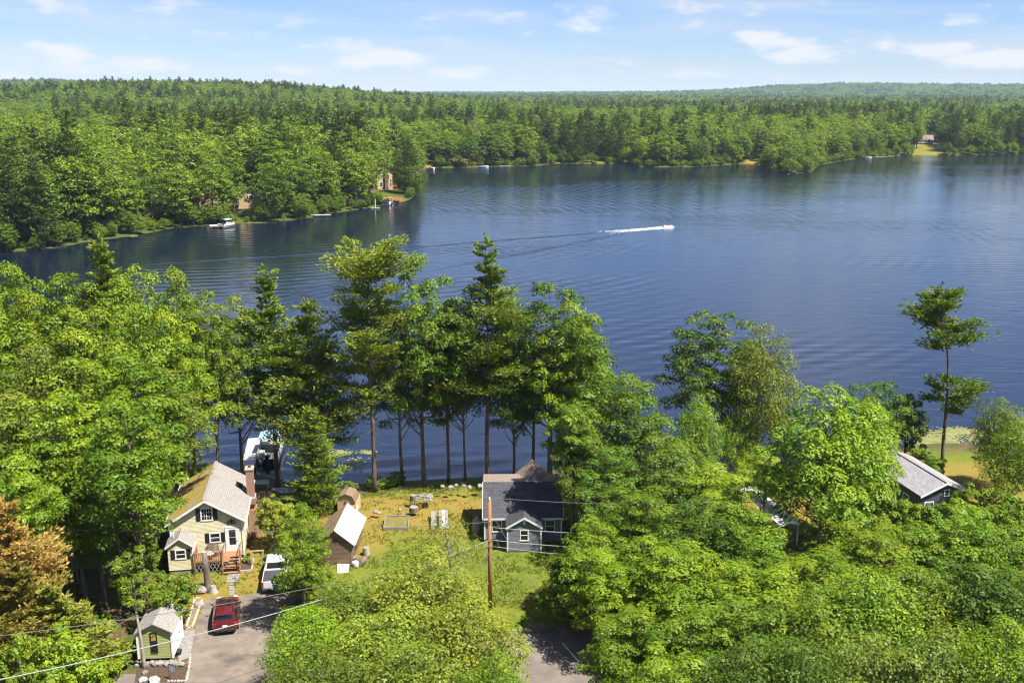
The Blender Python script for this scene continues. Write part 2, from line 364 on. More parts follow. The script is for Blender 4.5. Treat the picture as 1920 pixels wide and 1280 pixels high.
def ground_mat():
    m, t, out = new_mat('ground_cover'); L = t.links.new
    b = N(t, 'ShaderNodeBsdfPrincipled'); L(b.outputs[0], out.inputs['Surface']); b.inputs['Roughness'].default_value = .95; b.inputs['Specular IOR Level'].default_value = .15
    tc = N(t, 'ShaderNodeTexCoord')
    def noise(sc, det=6, rg=.65):
        n = N(t, 'ShaderNodeTexNoise'); n.inputs['Scale'].default_value = sc; n.inputs['Detail'].default_value = det; n.inputs['Roughness'].default_value = rg
        L(tc.outputs['Object'], n.inputs['Vector']); return n.outputs['Fac']
    def mix(a, c, f, lo=None, hi=None):
        if lo is not None:
            r = N(t, 'ShaderNodeMapRange', interpolation_type='SMOOTHSTEP'); L(f, r.inputs['Value']); r.inputs['From Min'].default_value = lo; r.inputs['From Max'].default_value = hi; f = r.outputs[0]
        x = N(t, 'ShaderNodeMix', data_type='RGBA'); L(f, x.inputs['Factor'])
        for s, c_ in (('A', a), ('B', c)):
            if isinstance(c_, tuple): x.inputs[s].default_value = c_ + (1,)
            else: L(c_, x.inputs[s])
        return x.outputs['Result']
    fine = noise(2.4, 8, .75); med = noise(.55); big = noise(.16)
    def att(n): 
        a = N(t, 'ShaderNodeAttribute'); a.attribute_name = n; return a.outputs['Fac']
    litter = mix((.055, .036, .02), (.15, .095, .05), fine, .35, .65); litter = mix(litter, (.05, .085, .015), med, .42, .6)
    grass = mix((.08, .112, .010), (.145, .17, .016), fine, .35, .65); grass = mix(grass, (.165, .145, .024), med, .45, .7); grass = mix(grass, (.075, .125, .014), big, .52, .7)
    straw = mix((.235, .15, .033), (.205, .165, .03), med, .4, .65); straw = mix(straw, (.17, .09, .035), fine, .52, .72); straw = mix(straw, (.14, .16, .025), noise(1.1), .55, .72)
    c = mix(litter, mix((.035, .055, .010), (.075, .095, .016), fine, .35, .65), att('bank')); c = mix(c, grass, att('lawn')); c = mix(c, straw, att('dry')); c = mix(c, (.11, .13, .022), att('marsh'))
    L(c, b.inputs['Base Color'])
    bp = N(t, 'ShaderNodeBump'); bp.inputs['Strength'].default_value = .9; bp.inputs['Distance'].default_value = .08; L(noise(5.0, 8, .8), bp.inputs['Height']); L(bp.outputs[0], b.inputs['Normal'])
    return m
terr.materials.append(ground_mat())
g_o = bpy.data.objects.new('ground', terr); COL.objects.link(g_o); tag(g_o, 'lakeside land with lawn, woodland floor and far wooded hills', 'ground', kind='structure')

# ------------------------------------------------------------------ water
def water_mat():
    m, t, out = new_mat('lake_water'); L = t.links.new
    b = N(t, 'ShaderNodeBsdfPrincipled'); L(b.outputs[0], out.inputs['Surface'])
    b.inputs['Base Color'].default_value = (.004, .009, .022, 1); b.inputs['Roughness'].default_value = .08; b.inputs['IOR'].default_value = 1.40; b.inputs['Specular IOR Level'].default_value = 1.0
    tc = N(t, 'ShaderNodeTexCoord')
    def mp(sc, rz=0.0):
        x = N(t, 'ShaderNodeMapping'); L(tc.outputs['Object'], x.inputs[0]); x.inputs['Scale'].default_value = sc; x.inputs['Rotation'].default_value = (0, 0, rz); return x.outputs[0]
    def noise(vec, sc, det=3, rg=.5, dist=0.0):
        n = N(t, 'ShaderNodeTexNoise'); n.inputs['Scale'].default_value = sc; n.inputs['Detail'].default_value = det; n.inputs['Roughness'].default_value = rg; n.inputs['Distortion'].default_value = dist
        L(vec, n.inputs['Vector']); return n.outputs['Fac']
    def m2(op, a, c):
        n = N(t, 'ShaderNodeMath', operation=op)
        for i, x in enumerate((a, c)):
            if isinstance(x, (int, float)): n.inputs[i].default_value = x
            else: L(x, n.inputs[i])
        return n.outputs[0]
    chop = noise(mp((.75, 1.5, 1), R(18)), 1.5, 3, .55)
    swell = noise(mp((.13, .36, 1), R(-16)), 1.0, 4, .5, 1.4)
    w = N(t, 'ShaderNodeTexWave'); w.wave_type = 'BANDS'; w.bands_direction = 'Y'; L(mp((.12, 1, 1), R(-12)), w.inputs['Vector'])
    w.inputs['Scale'].default_value = .105; w.inputs['Distortion'].default_value = 9.0; w.inputs['Detail'].default_value = 2.0; w.inputs['Detail Scale'].default_value = .35
    rg_ = N(t, 'ShaderNodeTexWave'); rg_.wave_type = 'RINGS'; rg_.rings_direction = 'SPHERICAL'; mr_ = N(t, 'ShaderNodeMapping'); L(tc.outputs['Object'], mr_.inputs[0]); mr_.inputs['Location'].default_value = (95, -330, 0); L(mr_.outputs[0], rg_.inputs['Vector'])
    rg_.inputs['Scale'].default_value = .075; rg_.inputs['Distortion'].default_value = 6.0; rg_.inputs['Detail'].default_value = 2.0; rg_.inputs['Detail Scale'].default_value = .12
    wake = N(t, 'ShaderNodeMapRange', interpolation_type='SMOOTHSTEP'); L(noise(mp((.5, 1, 1)), .018, 2), wake.inputs['Value']); wake.inputs['From Min'].default_value = .42; wake.inputs['From Max'].default_value = .62
    calm = N(t, 'ShaderNodeMapRange', interpolation_type='SMOOTHSTEP'); L(noise(mp((.4, 1, 1), R(8)), .012, 3), calm.inputs['Value']); calm.inputs['From Min'].default_value = .36; calm.inputs['From Max'].default_value = .64; calm.inputs['To Min'].default_value = .45
    hgt = m2('ADD', m2('MULTIPLY', m2('MULTIPLY', chop, .018), calm.outputs[0]), m2('ADD', m2('MULTIPLY', swell, .07), m2('MULTIPLY', m2('MULTIPLY', m2('ADD', m2('MULTIPLY', w.outputs['Fac'], .4), rg_.outputs['Fac']), wake.outputs[0]), .075)))
    bp = N(t, 'ShaderNodeBump'); bp.inputs['Strength'].default_value = 1.0; bp.inputs['Distance'].default_value = 1.0; L(hgt, bp.inputs['Height']); L(bp.outputs[0], b.inputs['Normal'])
    return m
WATER = water_mat()
wx = np.array([-2500, 2500.0]); 
wm = MB().add([(-2500, 60, 0), (2500, 60, 0), (2500, 1200, 0), (-2500, 1200, 0)], [(0, 1, 2, 3)])
w_o = wm.build('lake', WATER); tag(w_o, 'wide blue lake with rippled surface', 'lake', kind='structure')
# ------------------------------------------------------------------ tree makers
def unit(v): return v / np.maximum(np.linalg.norm(v, axis=-1, keepdims=True), 1e-9)
def leaf_quads(P, Nn, T, ln, wd, fold=0.15):
    """one folded diamond per leaf"""
    B = unit(np.cross(Nn, T)); n = len(P)
    ln = np.broadcast_to(ln, (n,))[:, None]; wd = np.broadcast_to(wd, (n,))[:, None]
    V = np.empty((n, 4, 3)); V[:, 0] = P - T * ln * .5; V[:, 1] = P + B * wd * .5 + Nn * wd * fold; V[:, 2] = P + T * ln * .5; V[:, 3] = P - B * wd * .5 + Nn * wd * fold
    return V.reshape(-1, 3), np.arange(4 * n).reshape(n, 4)

def broadleaf(seed, h=14.0, r=4.5, base=0.28, puffs=110, per=240, leaf=.24, bark=None, spread=1.0, limbs=40, asym=.22, droop=0.0, up=.45, puff=(.135, .25), flat=.7, branch_r=1.0, clear=0.0):
    """returns (trunk_mesh, crown_mesh): tapered trunk with limbs to leaf clumps spread through an uneven crown"""
    g = np.random.default_rng(seed); rnd = random.Random(seed)
    r_full = r; zc = h * (base + .96) / 2; hzr = h * (.96 - base) / 2 - .05 * r; rc = r * .86
    C = []; tries = 0; ph = g.uniform(0, 6.28, 4)
    while len(C) < puffs and tries < puffs * 60:
        tries += 1
        d = unit(g.normal(size=3)); 
        if d[2] < -.75: continue
        a = math.atan2(d[1], d[0])
        lobe = 1 + asym * (math.sin(2 * a + ph[0]) * .5 + math.sin(3 * a + ph[1] + 2 * d[2]) * .6 + math.sin(5 * a + 4 * d[2] + ph[2]) * .4)
        u = g.uniform() ** .42
        wz = 1.0 if d[2] > 0 else .82
        p = np.array((d[0] * rc * u * lobe * (1 if d[2] > -.2 else .9), d[1] * rc * u * lobe, zc + d[2] * hzr * u * wz * (1 + .17 * math.sin(3 * a + ph[3]))))
        md = r * .30 * (1 - .0 * u)
        if C and np.min(np.linalg.norm(np.array(C)[:, :3] - p, axis=1)) < md * (1 - .55 * tries / (puffs * 60)): continue
        C.append(p)
    C = np.array(C)
    Ps, Ns, Ts, Ss, Ti = [], [], [], [], []
    for c in C:
        a = r * g.uniform(*puff); k = int(per * (a / (r * .205)) ** 2 * g.uniform(.75, 1.2))
        d = unit(g.normal(size=(k, 3))); d[:, 2] = np.where(d[:, 2] < -.35, -d[:, 2], d[:, 2])
        rad = g.uniform(.55, 1.06, k) ** .6
        lump = 1 + .28 * np.sin(d[:, 0] * 5 + g.uniform(0, 6)) * np.sin(d[:, 1] * 5 + g.uniform(0, 6))
        q = d * (rad * lump)[:, None] * np.array((a, a, a * flat))
        q[:, 2] -= droop * (q[:, 0] ** 2 + q[:, 1] ** 2) / max(a, .1)
        Ps.append(c + q)
        nn = unit(d * .75 + np.array((0, 0, up)) + g.normal(size=(k, 3)) * .30); Ns.append(nn)
        t = g.normal(size=(k, 3)) + d * .8; t[:, 2] -= .25; t = t - nn * (t * nn).sum(1, keepdims=True); Ts.append(unit(t))
        Ss.append(leaf * (.45 + 1.05 * g.uniform(0, 1, k) ** 1.3)); Ti.append(np.clip(g.uniform(.2, .8) + g.normal(size=k) * .16, 0, 1))
    P, Nn, T, S, ti = map(np.concatenate, (Ps, Ns, Ts, Ss, Ti))
    V, Fq = leaf_quads(P, Nn, T, S, S * .62)
    crown = np_mesh('crown', V, Fq, [LEAF], tint=np.repeat(ti, 4))
    tb = MB(); R0 = (.011 * h + .05) * branch_r
    lean = g.normal(size=2) * .03 * h; top = base * h + (h - base * h) * .72
    def tpos(z):
        s = z / h; return Vector((lean[0] * s * s + .12 * math.sin(s * 7 + ph[0]), lean[1] * s * s + .12 * math.sin(s * 6 + ph[1]), z))
    zs = np.linspace(-.4, top, 9)
    tb.tube([tpos(z) for z in zs], [R0 * (1.45 if i == 0 else 1.0) * (1 - .82 * (z + .4) / (top + .4)) + .02 for i, z in enumerate(zs)], 8)
    sel = g.permutation(len(C))[:limbs]
    for i in sel:
        c = Vector(C[i]); hd = math.hypot(c.x, c.y); z0 = min(top * .97, max(base * h * .8, c.z - hd * g.uniform(.55, 1.0)))
        a = tpos(z0); mid = a.lerp(c, .5) + Vector((g.normal() * .25, g.normal() * .25, -.06 * hd + g.normal() * .2)); rr = R0 * (.16 + .28 * (1 - z0 / top))
        tb.tube([a, a.lerp(mid, .55), mid, mid.lerp(c, .6) + Vector((0, 0, .1)), c], [rr, rr * .8, rr * .6, rr * .4, .012], 5, cap=False)
    trunk = tb.mesh('trunk', bark or BARK, True)
    return trunk, crown, h, r

def pine(seed, h=24.0, r=3.6, base=.42, gap=1.0, nb=(4, 6), tuft=.42, per=64, bark=None, prof='mature', curve=0.0, dead=6, plates=(4, 7), lift=.18, irregular=.45, flat=.2, skip=0.0, bare=None, bend=None):
    """white pine: bare straight trunk, whorls of near-level limbs carrying flat plates of needle tufts"""
    g = np.random.default_rng(seed)
    tb = MB(); R0 = .0082 * h + .04
    bend = g.uniform(0, 6.28) if bend is None else bend
    def tpos(z):
        s = max(0, z) / h; k = curve * s * s
        return Vector((math.cos(bend) * k + .08 * math.sin(s * 9 + bend), math.sin(bend) * k + .08 * math.sin(s * 8), z))
    zs = np.linspace(-.4, h * .985, 12)
    tb.tube([tpos(z) for z in zs], [R0 * (1.3 if i == 0 else 1.0) * max(.06, 1 - .93 * (z / h) ** 1.15 if z > 0 else 1) for i, z in enumerate(zs)], 8)
    Ps, Ns, Ts, Ss, Ti = [], [], [], [], []
    def plate(c, ax, L_, W_, n):
        """flat spray around c, long axis ax"""
        ax = unit(np.array(ax)); sd_ = unit(np.cross(np.array((0, 0, 1.0)), ax)); upv = np.cross(ax, sd_)
        th = g.uniform(0, 6.28, n); rr = np.sqrt(g.uniform(0, 1, n))
        x = np.cos(th) * rr * L_; y = np.sin(th) * rr * W_; z = g.normal(size=n) * flat * W_ + .12 * W_ * (1 - rr)
        p = c + ax * x[:, None] + sd_ * y[:, None] + upv * z[:, None]
        t = unit(ax * (.7 + .3 * np.cos(th))[:, None] + sd_ * (np.sin(th) * .9)[:, None] + np.array((0, 0, 1.0)) * g.uniform(-.05, .75, n)[:, None] + g.normal(size=(n, 3)) * .3)
        nn = g.normal(size=(n, 3)) * .55 + np.array((0, 0, .9)); nn = unit(nn - t * (nn * t).sum(1, keepdims=True))
        Ps.append(p); Ns.append(nn); Ts.append(t); Ss.append(tuft * g.uniform(.7, 1.35, n)); Ti.append(np.clip(g.uniform(.3, .7) + g.normal(size=n) * .2, 0, 1))
    z = base * h
    while z < h * .97:
        s = (z - base * h) / (h * (1 - base))
        if prof == 'mature': Lm = r * (0.62 + .55 * math.sin(min(1, s * 1.25 + .12) * math.pi) ** .8) * (1 - .68 * max(0, s - .35) / .65)
        elif prof == 'lone': Lm = r * (1.0 if s < .45 else .86 * (1 - .6 * max(0, s - .78) / .22))
        elif prof == 'flat': Lm = r * (0.55 + .5 * s) * (1 - .55 * max(0, s - .8) / .2)
        else: Lm = r * (1 - .93 * s) ** .85
        if bare and bare[0] < s < bare[1]:
            z += gap * .6; continue
        n = int(g.integers(nb[0], nb[1] + 1)); a0 = g.uniform(0, 6.28)
        for k in range(n):
            if g.uniform() < skip: continue
            a = a0 + 6.283 * k / n + g.normal() * .35; L_ = Lm * g.uniform(1 - irregular, 1 + irregular)
            if L_ < .25: L_ = .25
            p0 = tpos(z + g.normal() * .12); el = lift + g.normal() * .1 + .35 * s - (.28 if prof == 'cone' else 0)
            dv = Vector((math.cos(a) * math.cos(el), math.sin(a) * math.cos(el), math.sin(el)))
            p1 = p0 + dv * L_ * .55 + Vector((0, 0, -.04 * L_)); p2 = p0 + dv * L_ + Vector((0, 0, .06 * L_))
            br = max(.012, .020 * L_)
            tb.tube([p0, p1, p2], [br, br * .65, .01], 4, cap=False)
            m = int(g.integers(plates[0], plates[1] + 1)); m = max(1, int(round(m * min(1, L_ / (r * .8)) + .3)))
            for j in range(m):
                f = .34 + .66 * (j + g.uniform(.2, .8)) / m
                pc = np.array(p0.lerp(p1, f / .55) if f < .55 else p1.lerp(p2, (f - .55) / .45))
                off = g.normal() * .17 * L_ * (1.1 - abs(f - .7)); da = a + np.sign(off) * g.uniform(.2, .9)
                pc = pc + np.array((-math.sin(a) * off, math.cos(a) * off, g.normal() * .1))
                w = max(.26, .22 * L_ * g.uniform(.8, 1.3)); plate(pc, (math.cos(da), math.sin(da), .18), w * 1.65, w, int(per * max(.5, min(1.5, w / .5))))
        z += gap * g.uniform(.75, 1.3) * (1 - .35 * s)
    plate(np.array(tpos(h * .985)), (0.2, .1, 1.0), .55, .25, per // 2)
    for k in range(dead):
        zz = h * base * g.uniform(.55, 1.0); a = g.uniform(0, 6.28); l = g.uniform(.6, 1.8); p0 = tpos(zz)
        tb.tube([p0, p0 + Vector((math.cos(a) * l, math.sin(a) * l, -.1 * l))], [.03, .008], 4, cap=False)
    P, Nn, T, S, ti = map(np.concatenate, (Ps, Ns, Ts, Ss, Ti))
    V, Fq = leaf_quads(P, Nn, T, S, S * .34, .05)
    crown = np_mesh('crown', V, Fq, [NEEDLE], tint=np.repeat(ti, 4))
    return tb.mesh('trunk', bark or BARK_P, True), crown, h, r

def join_proto(name, tr, cr, leafmat):
    """one light mesh (trunk + crown) for trees too far away to show parts"""
    nv = len(tr.vertices); a = np.empty(nv * 3, np.float32); tr.vertices.foreach_get('co', a)
    mv = len(cr.vertices); b = np.empty(mv * 3, np.float32); cr.vertices.foreach_get('co', b)
    fs = [tuple(p.vertices) for p in tr.polygons]
    q = [f if len(f) == 4 else (f[0], f[1], f[2], f[2]) for f in fs if len(f) == 4]
    Fq = np.concatenate([np.array(q, np.int32).reshape(-1, 4), np.arange(mv, dtype=np.int32).reshape(-1, 4) + nv])
    ti = np.empty(mv, np.float32); cr.attributes['tint'].data.foreach_get('value', ti)
    me = np_mesh(name, np.concatenate([a, b]).reshape(-1, 3), Fq, [BARK, leafmat], tint=np.concatenate([np.full(nv, .5, np.float32), ti]), matidx=np.concatenate([np.zeros(len(q)), np.ones(mv // 4)]))
    bpy.data.meshes.remove(tr); bpy.data.meshes.remove(cr)
    return me

# light prototypes for the woods across the water
def light_leaf(seed, puffs, per, leaf, h=20, r=5.0, base=.05, limbs=8):
    t, c, _, _ = broadleaf(seed, h, r, base, puffs, per, leaf, limbs=limbs, asym=.25, up=.6); return join_proto('broadleaf_tree', t, c, LEAF_F)
def light_pine(seed, per, tuft, gap, h=24, r=4.0, base=.14, prof='mature'):
    t, c, _, _ = pine(seed, h, r, base, gap, (4, 5), tuft, per, prof=prof, dead=2, plates=(3, 4), flat=.28); return join_proto('pine_tree', t, c, NEEDLE_F)
MID_L = [light_leaf(101 + i, 88, 72, .52, h=18 + (i % 3), r=6.0 + .6 * (i % 2)) for i in range(5)]
MID_P = [light_pine(201 + i, 16, .8, 1.25, h=23 + i % 3, r=4.8 + .5 * (i % 2), prof='mature' if i % 4 else 'cone') for i in range(5)]
FAR_L = [light_leaf(301 + i, 60, 22, 1.0, h=17, r=6.6, limbs=0) for i in range(4)]
FAR_P = [light_pine(401 + i, 6, 1.6, 1.6, h=21, r=5.4, prof='mature') for i in range(3)]

# ------------------------------------------------------------------ the woods round the lake
def forest_points():
    g = np.random.default_rng(77); out = []
    for d0, d1, sp in ((150, 900, 8.6), (900, 1700, 10.5), (1700, 3300, 15.0), (3300, 7500, 27.0)):
        w = d1 * .74; gx = np.arange(-w, w, sp); gy = np.arange(d0 * .7 if d0 > 200 else 150, d1, sp)
        A, B = np.meshgrid(gx, gy); A = A.ravel() + g.uniform(-.45, .45, A.size) * sp; B = B.ravel() + g.uniform(-.45, .45, B.size) * sp
        rr = np.hypot(A, B); k = (rr >= d0) & (rr < d1) & (np.abs(A) < B * .66 + 25); A, B = A[k], B[k]
        z, sd = height(A, B)
        k = (sd > .6) & (B > 175); A, B, z, sd = A[k], B[k], z[k], sd[k]
        out.append(np.stack([A, B, z, sd, np.full(len(A), sp)], 1))
    # overhanging bushes along the far water's edge
    for a, b in zip(LAKE[:len(far_px) - 1], LAKE[1:len(far_px)]):
        ln = np.hypot(*(b - a)); n = int(ln / 2.3); nrm = np.array((-(b - a)[1], (b - a)[0])) / max(ln, 1e-6)
        for k in range(n):
            for row in (0, 1):
                if g.uniform() < .22: continue
                p = a + (b - a) * ((k + g.uniform()) / n) + nrm * (g.uniform(-1.3, .6) + 2.6 * row)
                out.append(np.array([[p[0], p[1], 0.2, 1.0, 1.0]]))
    return np.concatenate(out)
FP = forest_points()
g = np.random.default_rng(5)
# clearings: lawns, houses, docks seen in the photograph (world position, radius)
CLEAR = []
def clear_px(px, py, rx, ry=None, z=1.0):
    p = at_z(px, py, z); CLEAR.append((p[0], p[1], rx, ry or rx))
[clear_px(1741, q_, 10, 9) for q_ in (291, 289.5, 288, 286, 284, 282, 280, 278, 276, 274, 272, 270, 268, 266, 264, 262)]; clear_px(730, 373, 8, 9); clear_px(728, 360, 6, 12); clear_px(738, 366, 5, 9); clear_px(724, 350, 6, 12); clear_px(880, 306, 6, 12); clear_px(806, 311, 5, 9); clear_px(470, 400, 4, 7)
clear_px(1110, 306, 30, 6); clear_px(1418, 304, 7, 14); clear_px(915, 310, 8, 6)
clear_px(716, 364, 6, 12)
for px, py, Yd, rx, ry, off in ((352, 243, 560, 8, 34, 22), (388, 338, 342, 4, 14, 8), (470, 352, 338, 3.5, 14, 6)):
    p = at_y(px, py, Yd); [CLEAR.append((p[0] * (1 - f_ / Yd), p[1] - f_, rx, rx)) for f_ in range(0, 2 * off + 8, 5)]; CLEAR.append((p[0], p[1] + 4, 7, 8))
for cx, cy_, rx, ry in CLEAR: FP = FP[((FP[:, 0] - cx) / rx) ** 2 + ((FP[:, 1] - cy_) / ry) ** 2 > 1]
pn = fbm(FP[:, 0] / 70, FP[:, 1] / 70, 31, 3); isp = (pn + g.normal(size=len(FP)) * .12) > .59
dist = np.hypot(FP[:, 0], FP[:, 1])
sc = g.uniform(.78, 1.18, len(FP)) * np.where(FP[:, 4] > 20, 1.05, 1.0)
edge = sstep(0, 16, FP[:, 3]); sc = sc * (.80 + .20 * edge) * np.where(dist < 520, 1.2, 1.0); bush = FP[:, 4] < 2; sc = np.where(bush, g.uniform(.08, .22, len(FP)) + .34 * g.uniform(0, 1, len(FP)) ** 4, sc); isp = isp & ~bush      # lower growth along the water's edge
rot = g.uniform(0, 6.283, len(FP)); wide = np.where(bush, g.uniform(.9, 1.7, len(FP)), g.uniform(.95, 1.25, len(FP)) * np.where(FP[:, 4] > 20, 1.8, np.where(FP[:, 4] > 12, 1.25, 1.0)))
order = np.argsort(dist)
cntL = cntP = 0; indiv = np.zeros(len(FP), bool)
inview = (np.abs(FP[:, 0]) < FP[:, 1] * .52)
for i in order:
    if bush[i] or not inview[i]: continue
    if isp[i]:
        if cntP >= 300: continue
        me = MID_P[cntP % 5]; nm = 'pine_tree'; lb = 'dark layered pine in the woods across the lake'; gp = 'pines in the woods across the lake'; cntP += 1
    else:
        if cntL >= 205: continue
        me = MID_L[cntL % 5]; nm = 'broadleaf_tree'; lb = 'round green broadleaf tree in the woods across the lake'; gp = 'broadleaf trees in the woods across the lake'; cntL += 1
    o = bpy.data.objects.new(nm, me); COL.objects.link(o); indiv[i] = True
    o.location = FP[i, :3] - np.array((0, 0, .2)); o.rotation_euler = (0, 0, rot[i]); o.scale = (sc[i] * wide[i], sc[i] * wide[i], sc[i])
    tag(o, lb, 'tree', gp)
    if cntL >= 205 and cntP >= 300: break

def forest_stuff(mask, protos_l, protos_p, cut, far_l, far_p):
    pts = FP[mask]; n = len(pts)
    me = bpy.data.meshes.new('forest'); me.vertices.add(n); me.vertices.foreach_set('co', pts[:, :3].astype(np.float32).ravel())
    gg = np.random.default_rng(9)
    P_ = protos_l + protos_p + far_l + far_p; o1 = len(protos_l); o2 = o1 + len(protos_p); o3 = o2 + len(far_l)
    far_ = dist[mask] > cut; ip = isp[mask]
    v = np.where(ip, np.where(far_, o3 + gg.integers(0, len(far_p), n), o1 + gg.integers(0, len(protos_p), n)), np.where(far_, o2 + gg.integers(0, len(far_l), n), gg.integers(0, len(protos_l), n)))
    a = me.attributes.new('variant', 'INT', 'POINT'); a.data.foreach_set('value', v.astype(np.int32))
    a = me.attributes.new('size', 'FLOAT_VECTOR', 'POINT'); s = sc[mask]; w = wide[mask]; a.data.foreach_set('vector', np.stack([s * w, s * w, s], 1).astype(np.float32).ravel())
    a = me.attributes.new('turn', 'FLOAT_VECTOR', 'POINT'); z0 = np.zeros(n); a.data.foreach_set('vector', np.stack([z0, z0, rot[mask]], 1).astype(np.float32).ravel())
    o = bpy.data.objects.new('forest', me); COL.objects.link(o)
    ng = bpy.data.node_groups.new('forest', 'GeometryNodeTree')
    ng.interface.new_socket('Geometry', in_out='INPUT', socket_type='NodeSocketGeometry'); ng.interface.new_socket('Geometry', in_out='OUTPUT', socket_type='NodeSocketGeometry')
    gi = ng.nodes.new('NodeGroupInput'); go = ng.nodes.new('NodeGroupOutput'); jn = ng.nodes.new('GeometryNodeJoinGeometry')
    def att(nm, ty):
        x = ng.nodes.new('GeometryNodeInputNamedAttribute'); x.data_type = ty; x.inputs['Name'].default_value = nm; return x.outputs['Attribute']
    av, as_, at_ = att('variant', 'INT'), att('size', 'FLOAT_VECTOR'), att('turn', 'FLOAT_VECTOR')
    proto_col = bpy.data.collections.new('forest_kinds')
    for k, pm_ in enumerate(P_):
        po = bpy.data.objects.new('forest_kind', pm_); proto_col.objects.link(po)
        oi = ng.nodes.new('GeometryNodeObjectInfo'); oi.inputs['Object'].default_value = po; oi.inputs['As Instance'].default_value = True
        cp = ng.nodes.new('FunctionNodeCompare'); cp.data_type = 'INT'; cp.operation = 'EQUAL'
        ins = [s_ for s_ in cp.inputs if s_.enabled and s_.type == 'INT']; ng.links.new(av, ins[0]); ins[1].default_value = k
        ip_ = ng.nodes.new('GeometryNodeInstanceOnPoints'); ng.links.new(gi.outputs[0], ip_.inputs['Points']); ng.links.new(oi.outputs['Geometry'], ip_.inputs['Instance'])
        ng.links.new([s_ for s_ in cp.outputs if s_.enabled][0], ip_.inputs['Selection']); ng.links.new(as_, ip_.inputs['Scale'])
        er = ng.nodes.new('FunctionNodeEulerToRotation'); ng.links.new(at_, er.inputs[0]); ng.links.new(er.outputs[0], ip_.inputs['Rotation'])
        ng.links.new(ip_.outputs[0], jn.inputs[0])
    ng.links.new(jn.outputs[0], go.inputs[0])
    md = o.modifiers.new('forest', 'NODES'); md.node_group = ng
    tag(o, 'green mixed forest covering the hills around the lake', 'forest', kind='stuff')
    return o
forest_stuff(~indiv, MID_L, MID_P, 900, FAR_L, FAR_P)
print('forest points', len(FP), 'individual', int(indiv.sum()))
# ------------------------------------------------------------------ trees on the near shore
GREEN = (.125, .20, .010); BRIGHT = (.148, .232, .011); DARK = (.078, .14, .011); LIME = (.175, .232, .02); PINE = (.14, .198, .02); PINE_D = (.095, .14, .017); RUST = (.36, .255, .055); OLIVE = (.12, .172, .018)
KIT = {
 'round': [broadleaf(11, 15, 4.8, .25, 90, 300, .21), broadleaf(12, 15, 4.8, .22, 92, 290, .21, asym=.3), broadleaf(13, 15, 4.8, .3, 84, 310, .21), broadleaf(14, 15, 4.8, .26, 96, 280, .21, flat=.5)],
 'tall': [broadleaf(21, 19, 5.0, .2, 90, 310, .23, asym=.42), broadleaf(22, 19, 5.0, .24, 92, 300, .23, asym=.3, flat=.55), broadleaf(23, 19, 5.0, .18, 90, 300, .23, asym=.44)],
 'airy': [broadleaf(31, 13, 4.6, .18, 150, 165, .19, bark=BARK_PALE, limbs=95, puff=(.15, .3), flat=.8, branch_r=.8), broadleaf(32, 13, 4.6, .2, 150, 160, .19, bark=BARK_PALE, limbs=95, puff=(.15, .3), flat=.8, branch_r=.8)],
 'feather': [broadleaf(41, 16, 4.8, .24, 118, 290, .22, flat=.42, droop=.5, up=.7, asym=.3), broadleaf(42, 14, 4.8, .2, 116, 280, .22, flat=.42, droop=.5, up=.7, asym=.25)],
 'small': [broadleaf(51, 6, 2.4, .22, 60, 210, .19, limbs=24), broadleaf(52, 6, 2.4, .16, 64, 200, .19, limbs=24, asym=.3)],
 'shrub': [broadleaf(61, 2.2, 1.5, .0, 34, 130, .15, limbs=14), broadleaf(62, 2.2, 1.5, .0, 36, 120, .15, limbs=14, asym=.44)],
}
_used = {}
def put(kit, px, py, Y, rad, col, label, group=None, name='broadleaf_tree', rot=None, cat='tree', grow=None, dx=0.0):
    v = kit if isinstance(kit, tuple) else KIT[kit][_used.setdefault(kit, 0) % len(KIT[kit])]
    if not isinstance(kit, tuple): _used[kit] += 1
    tr, cr, h0, r0 = v
    top = at_y(px, py, Y); gz = hz(top[0] + dx, Y); H = grow or (top[2] - gz)
    rr = random.Random(int(px * 7 + py * 13))
    e = empty(name, (top[0] + dx, Y, gz), rr.uniform(0, 6.28) if rot is None else rot, (rad / r0, rad / r0, H / h0))
    tag(e, label, cat, group)
    t = bpy.data.objects.new('trunk', tr); COL.objects.link(t); t.parent = e
    c = bpy.data.objects.new('crown', cr); COL.objects.link(c); c.parent = e
    v_ = rr.uniform(.78, 1.2); h_ = rr.uniform(.92, 1.12)
    c.color = (col[0] * v_ * h_, col[1] * v_, col[2] * v_ * rr.uniform(.8, 1.2), 1)
    return e

# --- the open row between the cottages and the water
put(pine(501, 24, 3.2, .34, .95, irregular=.45, per=44, skip=.15), 497, 494, 98, 3.3, PINE, 'tall tapering pine standing beside the white dock and pontoon boat', name='pine_tree')
put(pine(502, 20, 4.0, .28, .95, irregular=.45, per=44, skip=.2), 572, 560, 96, 4.0, PINE, 'broad shaggy pine just right of the tall pine by the dock', name='pine_tree')
put(pine(503, 24.5, 4.0, .40, 1.0, prof='flat', irregular=.5, dead=14, per=44, skip=.22), 686, 470, 96, 4.3, PINE, 'tall flat-topped pine with long bare trunk behind the two brown sheds', name='pine_tree')
put(pine(504, 26, 3.6, .40, .95, irregular=.45, dead=14, per=46, skip=.15), 912, 438, 97, 3.5, PINE, 'tallest pointed pine rising behind the grey cottage', name='pine_tree')
put(pine(505, 20, 3.6, .36, .95, irregular=.4, per=44, skip=.15), 835, 565, 99, 3.3, PINE_D, 'dark pine squeezed between the leafy shore tree and the tallest pine', name='pine_tree')
put('tall', 785, 482, 98, 4.3, GREEN, 'leafy shore tree right of the flat-topped pine, trunk above the lawn')
put('tall', 745, 590, 99, 3.6, GREEN, 'lower leafy tree tucked behind the flat-topped pine')
put('tall', 1035, 522, 98, 5.6, (.095, .165, .010), 'large dense oak rising over the grey cottage roof')
